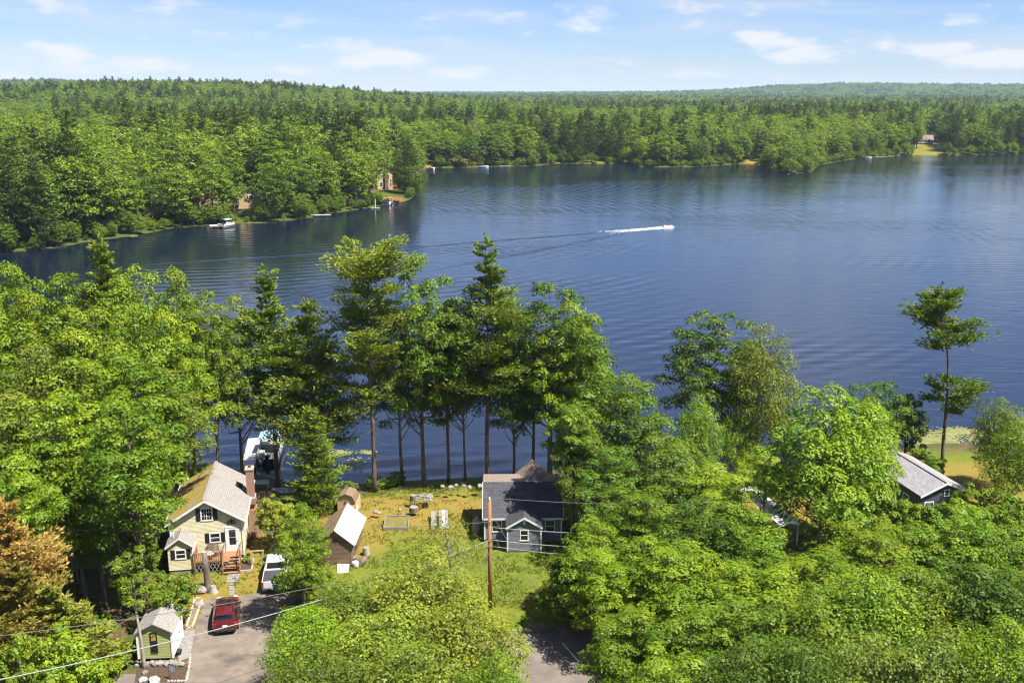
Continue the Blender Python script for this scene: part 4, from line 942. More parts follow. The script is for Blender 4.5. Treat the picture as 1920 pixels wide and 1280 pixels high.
for s in (-1, 1):
    x = 2.03 + s * .66
    MB().hexa([(x - .025, -2.4, -.02), (x + .025, -2.4, -.02), (x + .025, -1.05, .72), (x - .025, -1.05, .72), (x - .025, -2.4, .2), (x + .025, -2.4, .2), (x + .025, -1.05, .95), (x - .025, -1.05, .95)]).build('stringer', DECKW, yc)
    MB().tube([(x, -2.4, 1.0), (x, -1.05, 1.75), (x, -.1, 1.78)], .04, 6).build('handrail', DECKW, yc)
    MB().box((x, -2.4, .5), (.09, .09, 1.05)).build('post', DECKW, yc)
MB().box((2.03, -1.9, .28), (1.2, .9, .04), rx=R(-30)).build('stair_shadow_board', DECKW, yc)  # single tilted board added to stand for the shadow behind the treads
# side deck behind the chimney
mb = MB()
for i in range(9): mb.box((hw + 1.2 + i * .0, 6.6 + i * .16, .85), (2.2, .15, .05))
mb.build('side_deck', DECKW, yc)
mb = MB().box((hw + 1.25, 6.5, 1.75), (2.2, .1, .05))
for i in range(15): mb.box((hw + .2 + i * .15, 6.5, 1.3), (.045, .04, .85))
mb.build('side_railing', DECKW, yc)

def L2W(e_, p):
    m = Matrix.Translation(e_.location) @ Matrix.Rotation(e_.rotation_euler.z, 4, 'Z'); return m @ Vector(p)
# porch chairs and table
WICK = pm('brown_wicker', (.16, .12, .085), (.10, .075, .05), scale=20, rough=.8)
def porch_chair(loc, rz, label):
    e_ = empty('porch_chair', loc, rz); tag(e_, label, 'chair', 'chairs on the porch')
    for x in (-.24, .24):
        for y in (-.22, .24): MB().tube([(x, y, 0), (x * .95, y * .95, .4)], .018, 5).build('leg', IRON, e_)
    MB().box((0, 0, .42), (.56, .52, .05)).build('seat', WICK, e_, bevel=.02)
    mb = MB()
    for i in range(7):
        a = -.9 + i * .3; mb.tube([(math.sin(a) * .3, .2 + math.cos(a) * .08, .44), (math.sin(a) * .32, .30 + math.cos(a) * .08, .98 - .12 * abs(a))], .035, 5)
    mb.build('backrest', WICK, e_)
    for s in (-1, 1): MB().tube([(s * .29, -.2, .42), (s * .3, -.2, .66), (s * .3, .24, .68)], .022, 5).build('armrest', WICK, e_)
porch_chair(L2W(yc, (.75, -.75, .94)), TH + .4, 'brown porch chair with tall back nearest the front door')
porch_chair(L2W(yc, (.15, -.55, .94)), TH - .3, 'brown porch chair under the lower shuttered window')
tb_ = empty('porch_table', L2W(yc, (.3, -1.25, .94)), TH); tag(tb_, 'small round white table with a plate on the porch', 'table')
MB().cyl((0, 0, .5), .34, .03, 18).build('table_top', WHITE, tb_); MB().cyl((0, 0, 0), .03, .5, 8).build('stem', IRON, tb_); MB().cyl((0, 0, 0), .2, .02, 12).build('base', IRON, tb_)

# ------------------------------------------------------------------ grey cottage
gl = at_z(909, 1017, GZ); gr_ = at_z(1052, 1015, GZ)
gy = (gl[1] + gr_[1]) / 2; gx0, gx1 = gl[0], gr_[0]; GW = gx1 - gx0
gh = empty('cottage', (gx0, gy, GZ), math.atan2(gr_[1] - gl[1], GW) * .5); tag(gh, 'grey clapboard cottage with charcoal roof and small front gable', 'house')
EZ2 = 2.35; D1 = 3.6; RZ2 = 4.15; D2 = 3.4
MB().box((GW / 2, (D1 + D2) / 2, .1), (GW - .1, D1 + D2 - .1, .5)).build('foundation', CONC, gh)
lap_wall('front_wall', [(0, .3), (GW, .3), (GW, EZ2), (0, EZ2)], Matrix.Identity(4), GREY_S, gh)
prof = [(0, .3), (D1 + D2, .3), (D1 + D2, EZ2 + 1.15), (D1, RZ2 - .08), (0, EZ2)]
lap_wall('side_wall', prof, T((GW, 0, 0)) @ RZ(math.pi / 2), GREY_S, gh)
lap_wall('side_wall', [(-a, z) for a, z in prof], T((0, 0, 0)) @ RZ(-math.pi / 2), GREY_S, gh)
lap_wall('back_wall', [(-GW, .3), (0, .3), (0, EZ2 + 1.1), (-GW, EZ2 + 1.1)], T((0, D1 + D2, 0)) @ RZ(math.pi), GREY_S, gh)
o_ = .18; pe = (RZ2 - EZ2) / D1
roof_slab('roof_slope', [(-o_, -.25, EZ2 - pe * .25 + .04), (GW + o_, -.25, EZ2 - pe * .25 + .04), (GW + o_, D1, RZ2), (-o_, D1, RZ2)], .1, SH_DARK, gh)
roof_slab('roof_slope', [(GW + o_, D1 + D2 + .3, EZ2 + 1.1), (-o_, D1 + D2 + .3, EZ2 + 1.1), (-o_, D1, RZ2 + .002), (GW + o_, D1, RZ2 + .002)], .1, SH_PINK, gh)
for x in (-o_ - .015, GW + o_ + .015):
    MB().hexa([(x - .015, -.25, EZ2 - pe * .25 - .14), (x + .015, -.25, EZ2 - pe * .25 - .14), (x + .015, D1, RZ2 - .18), (x - .015, D1, RZ2 - .18), (x - .015, -.25, EZ2 - pe * .25 + .05), (x + .015, -.25, EZ2 - pe * .25 + .05), (x + .015, D1, RZ2 + .01), (x - .015, D1, RZ2 + .01)]).build('rake_board', WHITE, gh)
for x0_, x1_ in ((-.1, 1.85), (GW - 1.9, GW + .1)): MB().box(((x0_ + x1_) / 2, -.27, EZ2 - .1), (x1_ - x0_, .03, .14)).build('fascia', WHITE, gh)
for x in (.0, GW): MB().box((x, -.02, EZ2 / 2 + .1), (.11, .1, EZ2 - .3)).build('corner_board', WHITE, gh)
window(gh, T((1.05, 0, 1.5)), .72, .95); window(gh, T((GW - .98, 0, 1.5)), .72, .95); window(gh, T((0, 2.2, 1.6)) @ RZ(-math.pi / 2), .8, 1.0); window(gh, T((GW, 3, 1.6)) @ RZ(math.pi / 2), .8, 1.0)
bl, brt, bd = 1.95, 4.78, 2.0; bmid = (bl + brt) / 2; bev = 2.38; bpk = 3.22
lap_wall('bay_wall', [(bl, .1), (brt, .1), (brt, bev), (bmid, bpk - .06), (bl, bev)], T((0, -bd, 0)), GREY_S, gh)
lap_wall('bay_wall', [(-bd, .1), (0, .1), (0, bev), (-bd, bev)], T((brt, 0, 0)) @ RZ(math.pi / 2), GREY_S, gh)
lap_wall('bay_wall', [(0, .1), (bd, .1), (bd, bev), (0, bev)], T((bl, 0, 0)) @ RZ(-math.pi / 2), GREY_S, gh)
kk = (brt - bl) / 2 + .15; pb = (bpk - bev) / ((brt - bl) / 2); eb = bpk - pb * kk; yb = 1.75
roof_slab('bay_roof', [(bmid - kk, -.02, eb + .02), (bmid - kk, -bd - .2, eb + .02), (bmid, -bd - .2, bpk + .02), (bmid, yb, bpk + .02)], .09, SH_DARK, gh)
roof_slab('bay_roof', [(bmid + kk, -bd - .2, eb + .02), (bmid + kk, -.02, eb + .02), (bmid, yb, bpk + .02), (bmid, -bd - .2, bpk + .02)], .09, SH_DARK, gh)
for s in (-1, 1):
    MB().hexa([(bmid, -bd - .225, bpk - .15), (bmid + s * kk, -bd - .225, eb - .15), (bmid + s * kk, -bd - .2, eb - .15), (bmid, -bd - .2, bpk - .15), (bmid, -bd - .225, bpk + .03), (bmid + s * kk, -bd - .225, eb + .03), (bmid + s * kk, -bd - .2, eb + .03), (bmid, -bd - .2, bpk + .03)]).build('rake_board', WHITE, gh)
for x in (bl, brt): MB().box((x, -bd - .02, 1.22), (.11, .09, 2.2)).build('corner_board', WHITE, gh)
window(gh, T((bmid, -bd, 1.55)), .58, .86); MB().box((bmid, -bd - .03, 2.72), (.2, .05, .34)).build('gable_vent', WHITE, gh); MB().box((bmid + .32, -bd - .05, 2.62), (.1, .1, .1)).build('lamp', IRON, gh)
# rear cross gable
cg = 4.35
roof_slab('rear_gable_roof', [(cg - 1.6, D1 + D2 + 1.2, 3.1), (cg - 1.6, D1 + .2, 3.4), (cg, D1 + .5, RZ2 + .55), (cg, D1 + D2 + 1.2, RZ2 + .45)], .09, SH_PINK, gh)
roof_slab('rear_gable_roof', [(cg + 1.6, D1 + .2, 3.4), (cg + 1.6, D1 + D2 + 1.2, 3.1), (cg, D1 + D2 + 1.2, RZ2 + .45), (cg, D1 + .5, RZ2 + .55)], .09, SH_PINK, gh)
MB().add([(cg - 1.6, D1 + .3, 3.4), (cg + 1.6, D1 + .3, 3.4), (cg, D1 + .55, RZ2 + .5)], [(0, 1, 2)]).build('rear_gable_wall', GREY_S, gh)

# ------------------------------------------------------------------ slate-roofed cottage at the right
pk = at_z(1777.5, 904.6, GZ + 3.85); TH3 = R(11.6)
rh = empty('cottage', (pk[0], pk[1], GZ), TH3); tag(rh, 'dark blue-grey cottage with slate-grey roof half hidden by bushes', 'house')
hw3, L3, pz3 = 2.6, 9.5, 3.85; ez3 = 2.75
p3 = [(-hw3 + .25, .1), (hw3 - .25, .1), (hw3 - .25, ez3 + .1), (0, pz3 - .1), (-hw3 + .25, ez3 + .1)]
lap_wall('front_wall', p3, T((0, .3, 0)), SLATE_S, rh); lap_wall('side_wall', [(.3, .1), (L3, .1), (L3, ez3), (.3, ez3)], T((hw3 - .25, 0, 0)) @ RZ(math.pi / 2), SLATE_S, rh); lap_wall('side_wall', [(-L3, .1), (-.3, .1), (-.3, ez3), (-L3, ez3)], T((-hw3 + .25, 0, 0)) @ RZ(-math.pi / 2), SLATE_S, rh)
roof_slab('roof_slope', [(-hw3, L3, ez3), (-hw3, 0, ez3), (0, 0, pz3), (0, L3, pz3)], .12, SH_SLATE, rh)
roof_slab('roof_slope', [(hw3, 0, ez3), (hw3, L3, ez3), (0, L3, pz3), (0, 0, pz3)], .12, SH_SLATE, rh)
MB().box((0, L3 / 2, pz3 + .01), (.3, L3, .05)).build('ridge_cap', GREYW, rh)
for s in (-1, 1):
    MB().hexa([(0, -.03, pz3 - .2), (s * hw3, -.03, ez3 - .2), (s * hw3, 0, ez3 - .2), (0, 0, pz3 - .2), (0, -.03, pz3 - .0), (s * hw3, -.03, ez3), (s * hw3, 0, ez3), (0, 0, pz3)]).build('rake_board', WHITE, rh)
window(rh, T((-1.5, .3, 1.35)), .75, 1.2, style='casement'); window(rh, T((.2, .3, 2.75)), .4, .5); window(rh, T((1.4, .3, 1.4)), .75, 1.1)
window(rh, T((-hw3 + .25, 2.5, 1.4)) @ RZ(-math.pi / 2), .8, 1.0)
MB().box((-hw3 - 1.5, .1, .5), (2.4, .06, .07)).box((-hw3 - 1.5, .1, .95), (2.4, .06, .07)).build('side_rail', GREYW, rh)

# ------------------------------------------------------------------ sheds
def shed(loc, rz, w, l, ez_, pz_, wall, roofL, roofR, label, name='shed', ov_=.22, trim=None):
    e_ = empty(name, loc, rz); tag(e_, label, 'shed'); h_ = w / 2
    lap_wall('front_wall', [(-h_, .05), (h_, .05), (h_, ez_), (0, pz_ - .06), (-h_, ez_)], Matrix.Identity(4), wall, e_)
    lap_wall('back_wall', [(-h_, .05), (h_, .05), (h_, ez_), (0, pz_ - .06), (-h_, ez_)], T((0, l, 0)) @ RZ(math.pi), wall, e_)
    lap_wall('side_wall', [(0, .05), (l, .05), (l, ez_), (0, ez_)], T((h_, 0, 0)) @ RZ(math.pi / 2), trim or wall, e_)
    lap_wall('side_wall', [(-l, .05), (0, .05), (0, ez_), (-l, ez_)], T((-h_, 0, 0)) @ RZ(-math.pi / 2), wall, e_)
    k_ = h_ + ov_; p_ = (pz_ - ez_) / h_; ee = pz_ - p_ * k_ + .03
    roof_slab('roof_slope', [(-k_, l + .2, ee), (-k_, -.2, ee), (0, -.2, pz_ + .03), (0, l + .2, pz_ + .03)], .07, roofL, e_)
    roof_slab('roof_slope', [(k_, -.2, ee), (k_, l + .2, ee), (0, l + .2, pz_ + .03), (0, -.2, pz_ + .03)], .07, roofR, e_)
    return e_
sp_ = at_z(626, 994, GZ + 3.2)
s1 = shed((sp_[0], sp_[1] + .3, GZ), R(-2), 2.5, 5.2, 2.15, 3.15, BROWN_S, SH_LEAF, SH_WHITE, 'brown shed with a bright white metal roof slope', ov_=.42)
mb = MB()
for i in range(8): a = i * math.pi / 4; mb.box((math.cos(a) * .11, -.03, 2.2 + math.sin(a) * .11), (.2, .03, .045), ry=-a)
mb.build('barn_star', IRON, s1)
MB().box((1.35, 2.0, .9), (.2, .5, .3)).build('bracket', BROWN_S, s1)
gs = at_z(648, 917, GZ + 2.0)
gsh = empty('shed', (gs[0], gs[1], GZ - .6), R(-4)); tag(gsh, 'small gambrel-roofed tan shed under the big shore pine', 'shed')
pr_ = [(-.9, 1.35), (-.62, 1.95), (0, 2.2), (.62, 1.95), (.9, 1.35)]
lap_wall('front_wall', [(-.85, 0), (.85, 0), (.85, 1.35), (.6, 1.92), (0, 2.15), (-.6, 1.92), (-.85, 1.35)], Matrix.Identity(4), TAN, gsh); lap_wall('side_wall', [(0, 0), (2.2, 0), (2.2, 1.4), (0, 1.4)], T((.85, 0, 0)) @ RZ(math.pi / 2), TAN, gsh); lap_wall('side_wall', [(-2.2, 0), (0, 0), (0, 1.4), (-2.2, 1.4)], T((-.85, 0, 0)) @ RZ(-math.pi / 2), TAN, gsh)
for (a, za), (b_, zb) in zip(pr_[:-1], pr_[1:]):
    roof_slab('roof_slope', [(a, 1.7, za), (a, -.15, za), (b_, -.15, zb), (b_, 1.7, zb)], .05, SH_LEAF, gsh)
sg = at_z(293, 1236, GZ + .15)
s2_ = shed((sg[0], sg[1], GZ + .22), R(3.7), 2.3, 2.9, 2.1, 2.72, SAGE, SH_GREY, SH_GREY, 'small sage-green shed with a tall narrow window beside the drive', trim=WHITE, ov_=.16)
w_ = MB()
for (x, z, sx, sz) in ((-.04, 1.98, .46, .07), (-.04, .52, .46, .07), (-.24, 1.25, .06, 1.52), (.16, 1.25, .06, 1.52)): w_.box((x, -.035, z), (sx, .05, sz))
wf = w_.build('window', BLACK, s2_); MB().box((-.04, -.018, 1.66), (.36, .02, .56)).build('pane', pm('amber_glass', (.55, .36, .03), (.08, .06, .01), scale=9, rough=.1), wf); MB().box((-.04, -.018, .96), (.36, .02, .78)).build('pane', GLASS, wf); MB().box((-.04, -.03, 1.36), (.36, .03, .05)).build('sash_bar', BLACK, wf)
for x in (-1.15, 1.15): MB().box((x, -.02, 1.08), (.12, .09, 2.05)).build('corner_board', WHITE, s2_)
for x in (-1.0, -.1, 1.0):
    for y in (.15, 2.6): MB().box((x, y, -.1), (.22, .22, .3)).build('pier', CONC, s2_)
d_ = MB().box((1.17, 1.45, 1.05), (.05, .8, 1.85)).build('door', WHITE, s2_); MB().box((1.21, 1.75, 1.0), (.04, .05, .1)).build('handle', IRON, d_)
# long white-roofed shed glimpsed behind the bright maple
wr = at_z(1405, 912, GZ + 2.2); wr2 = at_z(1482, 985, GZ + 2.0)
an_ = math.atan2(wr[1] - wr2[1], wr[0] - wr2[0])
s3 = empty('carport', (wr2[0], wr2[1], GZ), an_ - math.pi / 2); tag(s3, 'long low carport with white roof seen between the trees', 'carport')
ll = math.hypot(wr[0] - wr2[0], wr[1] - wr2[1])
roof_slab('roof_slope', [(-.9, ll, 2.0), (-.9, 0, 2.0), (.0, 0, 2.25), (.0, ll, 2.25)], .06, SH_WHITE, s3); roof_slab('roof_slope', [(.9, 0, 2.0), (.9, ll, 2.0), (.0, ll, 2.25), (.0, 0, 2.25)], .06, SH_WHITE, s3)
for x in (-.8, .8):
    for y in (.2, ll / 2, ll - .2): MB().box((x, y, 1.0), (.1, .1, 2.0)).build('post', WHITE, s3)
# ------------------------------------------------------------------ drive, road, paths
STONE_W = pm('whitewashed_stone', (.36, .345, .32), (.26, .25, .23), scale=5, rough=.9, bump=.4, bscale=18)
def patch(name, pts, z, mat, label, sub=None):
    """flat sheet from a polygon of (x, y)"""
    import bmesh
    bm = bmesh.new(); vsx = [bm.verts.new((p[0], p[1], z)) for p in pts]; f = bm.faces.new(vsx)
    if f.normal.z < 0: f.normal_flip()
    me = bpy.data.meshes.new(name); bm.to_mesh(me); bm.free(); me.materials.append(mat)
    o = bpy.data.objects.new(name, me); COL.objects.link(o); tag(o, label, name.replace('_', ' '), kind='structure'); return o
GRAVEL = pm('gravel_drive', (.19, .152, .12), (.135, .11, .088), scale=.7, rough=.95, bump=.7, bscale=14, third=((.085, .07, .058), .5, .5, .72))
ASPH = pm('worn_asphalt', (.165, .138, .115), (.12, .10, .085), scale=.5, rough=.95, bump=.5, bscale=18, third=((.11, .10, .09), .35, .55, .75))
def gp(px, py): return G(px, py)[:2]
rnd_ = random.Random(8)
def wob(a, b, n, amp):
    return [(a[0] + (b[0] - a[0]) * i / n + rnd_.uniform(-amp, amp), a[1] + (b[1] - a[1]) * i / n + rnd_.uniform(-amp, amp)) for i in range(n)]
drive = [gp(352, 1279), gp(352, 1215), gp(372, 1160), gp(386, 1124)] + wob(gp(392, 1122), gp(490, 1112), 6, .12) + [gp(492, 1100), gp(503, 1050), gp(512, 1020)] + wob(gp(548, 1022), gp(560, 1110), 4, .2) + [gp(548, 1180), gp(540, 1279)]
patch('driveway', drive, GZ + .02, GRAVEL, 'pale gravel driveway beside the yellow cottage')
road = wob(np.array((-70, 60.2)), np.array((-10, 61.0)), 14, .12) + wob(np.array((-10, 61.0)), np.array((1.5, 67.0)), 5, .2) + wob(np.array((1.5, 67.3)), np.array((9, 66.8)), 6, .25) + wob(np.array((10, 66.0)), np.array((70, 62)), 12, .2) + [(70, 38), (-70, 38)]
patch('road', road, GZ + .012, ASPH, 'grey paved lane along the bottom of the picture')
rd = MB(); a = gp(1055, 1205); b_ = gp(1085, 1240); rd.add([(a[0] - .05, a[1], GZ + .018), (b_[0] - .05, b_[1], GZ + .018), (b_[0] + .05, b_[1], GZ + .018), (a[0] + .05, a[1], GZ + .018)], [(0, 1, 2, 3)])
rl_ = rd.build('road_line', WHITE); tag(rl_, 'thin white painted line on the lane', 'line', kind='structure')
# front walk: concrete slab and stepping stones
wk = empty('front_walk', tuple(G(438, 1090))); tag(wk, 'concrete slab and stepping stones leading to the porch steps', 'path', kind='structure')
def flat_quad(px4, z0, z1, inv):
    ps = [G(*p) for p in px4]; return MB(Matrix.Translation(-Vector(inv.location))).hexa([(p[0], p[1], z0) for p in ps] + [(p[0], p[1], z1) for p in ps])
flat_quad([(424, 1092), (447, 1092), (450, 1075), (428, 1075)], GZ - .05, GZ + .06, wk).build('slab', CONC, wk)
for i in range(5):
    y0_ = 1094 + i * 4.6
    flat_quad([(429.5, y0_ + 3.4), (439.5, y0_ + 3.4), (440, y0_), (430, y0_)], GZ - .05, GZ + .05, wk).build('stone', STONE, wk)
# ------------------------------------------------------------------ yard things by the yellow cottage
def rock_thing(px, py, r, label, mat=STONE, name='boulder', cat='rock', group=None, sq=.65, seed=1):
    p = G(px, py); o = MB().rock((0, 0, r * .3), r, random.Random(seed), sq, 2).build(name, mat, smooth=False); o.location = p; tag(o, label, cat, group); return o
rock_thing(377, 1108, .62, 'pale boulder lying left of the cut tree trunk', seed=4)
rock_thing(373, 1136, .42, 'pale rock inside the end of the timber-edged bed', seed=5)
sn = G(391, 1108); e_ = empty('tree_snag', tuple(sn)); tag(e_, 'tall cut-off bare tree trunk standing before the porch', 'tree trunk')
MB().tube([(0, 0, -.2), (0, 0, .4), (-.08, .05, 1.8), (-.13, .1, 3.3)], [.36, .27, .24, .21], 12).build('trunk', BARK, e_, smooth=True)
MB().cyl((-.13, .1, 3.3), .19, .02, 12).build('cut_face', TIMBER, e_)
st_ = G(400, 1110); e_ = empty('tree_stump', tuple(st_)); tag(e_, 'pale low stump beside the cut tree trunk', 'stump')
MB().tube([(0, 0, -.1), (0, 0, .2), (.02, 0, .55)], [.4, .3, .22], 11).build('trunk', BARK_PALE, e_); MB().cyl((.02, 0, .55), .22, .02, 11).build('cut_face', STONE, e_)
# timber-edged bed along the drive
tbp = [G(380, 1124), G(360, 1180), G(349, 1180), G(366, 1124)]
tbd = empty('planting_bed', tuple(tbp[1])); tag(tbd, 'long narrow timber-edged bed beside the drive', 'planter')
Mi = Matrix.Translation(-Vector(tbp[1]))
for a, b_ in zip(tbp, tbp[1:] + tbp[:1]):
    a = Vector(a); b_ = Vector(b_); d = (b_ - a); MB(Mi).box(tuple((a + b_) / 2 + Vector((0, 0, .08))), (d.length + .1, .16, .2), rz=math.atan2(d.y, d.x)).build('timber', TIMBER, tbd)
MB(Mi).add([tuple(Vector(p) + Vector((0, 0, .1))) for p in tbp[::-1]], [(0, 1, 2, 3)]).build('soil', GRAVEL, tbd)
# planter right of the steps with a shrub, wooden swing frame
pl = G(461, 1062); plt = empty('planter_bed', tuple(pl), TH); tag(plt, 'small framed planter bed at the right of the porch steps', 'planter')
for (x, y, sx, sy) in ((-.55, 0, .1, 2.2), (.55, 0, .1, 2.2), (0, -1.1, 1.2, .1), (0, 1.1, 1.2, .1)): MB().box((x, y, .12), (sx, sy, .26)).build('timber', TIMBER, plt)
MB().box((0, 0, .06), (1.0, 2.1, .2)).build('soil', SOIL, plt)
put('shrub', 462, 1050, G(462, 1056)[1], .35, BRIGHT, 'small plant in the planter by the porch steps', name='shrub', cat='plant', grow=.7)
sw = G(484, 1062); e_ = empty('hanging_frame', tuple(sw), TH); tag(e_, 'wooden post frame standing on the grass right of the porch', 'frame')
for x in (-.45, .45): MB().box((x, 0, .7), (.09, .09, 1.4)).build('post', TIMBER, e_)
MB().box((0, 0, 1.42), (1.1, .09, .09)).build('beam', TIMBER, e_)
def pot(px, py, label, r=.18, mat=None):
    e__ = empty('flower_pot', tuple(G(px, py))); tag(e__, label, 'pot'); MB().tube([(0, 0, 0), (0, 0, .3)], [r * .7, r], 12).build('pot', mat or IRON, e__); MB().cyl((0, 0, .26), r * .88, .02, 12).build('soil', SOIL, e__)
    return e__
pot(466, 1044, 'dark flower pot against the sunny side wall of the yellow cottage'); pot(498, 1052, 'dark pot at the edge of the grass by the pickup'); pot(344, 1168, 'dark flower pot at the corner of the green shed'); pot(334, 1226, 'dark round pot on the paving by the green shed', .3)
# paving, wall stones and mulch by the green shed
pav = [G(341, 1180), G(366, 1180), G(356, 1232), G(335, 1240), G(332, 1200)]
patch('paving', [p[:2] for p in pav], GZ + .03, CONC, 'pale paving strip between the green shed and the drive')
mul = [G(252, 1279), G(258, 1248), G(300, 1242), G(335, 1242), G(350, 1250), G(346, 1279)]
patch('mulch_bed', [p[:2] for p in mul], GZ + .024, SOIL, 'dark mulch bed in front of the green shed')
we = empty('stone_edging', tuple(G(352, 1250))); tag(we, 'curved row of white painted edging stones along the drive', 'edging')
wi = Matrix.Translation(-Vector(we.location)); rk = random.Random(21)
for i in range(22):
    t_ = i / 21; px = 357 - 4 * t_ - 9 * t_ * t_ + (-38 * max(0, t_ - .75) * 3); py = 1228 + 46 * min(1, t_ / .75) + 3 * t_
    p = G(px, py); MB(wi).rock((p[0], p[1], GZ + .05), .11, rk, .7, 1).build('stone', STONE_W, we)
wl_ = empty('stone_wall', tuple(G(290, 1246))); tag(wl_, 'low row of pale stones in front of the green shed', 'stone wall')
wi = Matrix.Translation(-Vector(wl_.location))
for i in range(30):
    p = G(256 + i * 2.9, 1246 + rk.uniform(-3.5, 3.5)); MB(wi).rock((p[0], p[1], GZ + .12), rk.uniform(.14, .26), rk, .75, 1).build('stone', STONE if i % 3 else STONE2, wl_)
fl = empty('garden_flag', tuple(G(318, 1273))); tag(fl, 'small blue garden flag on a stand in the mulch bed', 'flag')
MB().tube([(0, 0, 0), (0, 0, 1.15), (.42, -.1, 1.15)], .018, 6).build('stand', IRON, fl); MB().box((.21, -.05, .85), (.4, .012, .55), rz=-.23).build('cloth', pm('blue_grey_cloth', (.10, .13, .22), (.35, .36, .4), scale=3, rough=.9), fl)
for k, (px, py, r) in enumerate([(268, 1276, .3), (290, 1278, .42), (272, 1262, .25)]): rock_thing(px, py, r, ['small white rock left of the mulch bed front', 'large white rock at the front of the mulch bed', 'grey rock under the shed window bed'][k], STONE_W if k < 2 else STONE2, seed=30 + k)
# white tank and clutter left of the cottage
tk = empty('propane_tank', tuple(G(263, 1042)), .5); tag(tk, 'white propane tank half hidden left of the yellow cottage', 'tank')
ring = [(-.95, 0), (-.85, .22), (-.65, .33), (.65, .33), (.85, .22), (.95, 0)]
MB().tube([(x, 0, .62) for x, r_ in ring], [max(.02, r_) for x, r_ in ring], 16).build('vessel', WHITE, tk, smooth=True); MB().cyl((0, 0, .92), .14, .16, 12).build('dome', WHITE, tk)
for x in (-.5, .5): MB().box((x, 0, .16), (.1, .5, .32)).build('foot', IRON, tk)
bn = empty('bin', tuple(G(289, 1008))); tag(bn, 'blue barrel left of the yellow cottage', 'barrel'); MB().tube([(0, 0, 0), (0, 0, .45), (0, 0, .9)], [.27, .31, .27], 14).build('body', pm('blue_plastic', (.02, .07, .3), rough=.4), bn, smooth=True); MB().cyl((0, 0, .9), .29, .05, 14).build('lid', pm('blue_lid', (.02, .09, .36), rough=.4), bn)

# ------------------------------------------------------------------ lawn things
rb = [G(719, 993), G(765, 993), G(767, 970), G(724, 970)]
rbd = empty('raised_bed', tuple(G(742, 982))); tag(rbd, 'rectangular dark-timbered raised bed on the lawn', 'raised bed'); wi = Matrix.Translation(-Vector(rbd.location))
for a, b_ in zip(rb, rb[1:] + rb[:1]):
    a = Vector(a); b_ = Vector(b_); d = b_ - a; MB(wi).box(tuple((a + b_) / 2 + Vector((0, 0, .1))), (d.length + .06, .06, .3), rz=math.atan2(d.y, d.x)).build('board', GREYW, rbd)
MB(wi).add([tuple(Vector(p) + Vector((0, 0, .1))) for p in rb], [(0, 1, 2, 3)]).build('soil', pm('seeded_soil', (.16, .16, .03), (.12, .09, .035), scale=5, rough=1, bump=.5), rbd)
rp = empty('rock_pile', tuple(G(795, 937))); tag(rp, 'heap of pale round stones in the middle of the lawn', 'rock pile'); wi = Matrix.Translation(-Vector(rp.location))
for i in range(46):
    a = rk.uniform(0, 6.28); q = math.sqrt(rk.uniform(0, 1)); p = G(796 + math.cos(a) * q * 19, 935 + math.sin(a) * q * 8); MB(wi).rock((p[0], p[1], GZ + .1 + .3 * (1 - q)), rk.uniform(.11, .2), rk, .8, 1).build('stone', STONE if i % 4 else STONE2, rp)
def stump(px, py, r, h, label, group=None, mat=BARK, lying=None):
    e__ = empty('log', tuple(G(px, py)), lying or 0); tag(e__, label, 'stump' if lying is None else 'log', group)
    if lying is None:
        MB().tube([(0, 0, -.05), (0, 0, h)], [r * 1.08, r], 12).build('bark', mat, e__); MB().cyl((0, 0, h), r * .92, .015, 12).build('cut_face', GREYW, e__)
    else:
        MB().tube([(-h / 2, 0, r), (h / 2, 0, r)], r, 12).build('bark', mat, e__)
        for s in (-1, 1): MB().tube([(s * h / 2, 0, r), (s * (h / 2 + .012), 0, r)], r * .92, 12).build('cut_face', TIMBER, e__)
stump(775, 937, .32, .5, 'dark stump at the left end of the rock heap'); stump(776, 957, .42, .38, 'wide dark stump below the rock heap')
stump(638, 1044, .3, .7, 'dark log round against the front of the white-roofed shed'); stump(649, 1042, .3, .65, 'second log round at the right corner of the white-roofed shed')
stump(687, 1040, .28, .7, 'single pale log standing on the grass right of the shed', mat=BARK_PALE); stump(679, 1058, .3, .8, 'black-ended log lying right of the white bucket', lying=1.2); stump(662, 1050, .22, .6, 'short log lying behind the white bucket', lying=.4)
bk = empty('bucket', tuple(G(667, 1062))); tag(bk, 'white bucket between the white board and the lying logs', 'bucket'); MB().tube([(0, 0, 0), (0, 0, .45)], [.22, .27], 14).build('body', WHITE, bk); MB().tube([(-.27, 0, .42), (0, .05, .62), (.27, 0, .42)], .012, 5).build('handle', METAL, bk)
bd = [G(633, 1075), G(653, 1073), G(656, 1050), G(632, 1050)]; bdo = empty('board', tuple(G(643, 1062))); tag(bdo, 'white stained sheet board lying before the white-roofed shed', 'board')
MB(Matrix.Translation(-Vector(bdo.location))).hexa([(p[0], p[1], GZ + .02) for p in bd] + [(p[0], p[1], GZ + .10) for p in bd]).build('sheet', WHITE, bdo); MB().box((-.05, .1, .11), (.22, .3, .02), rz=.5).build('stain', GREYW, bdo)
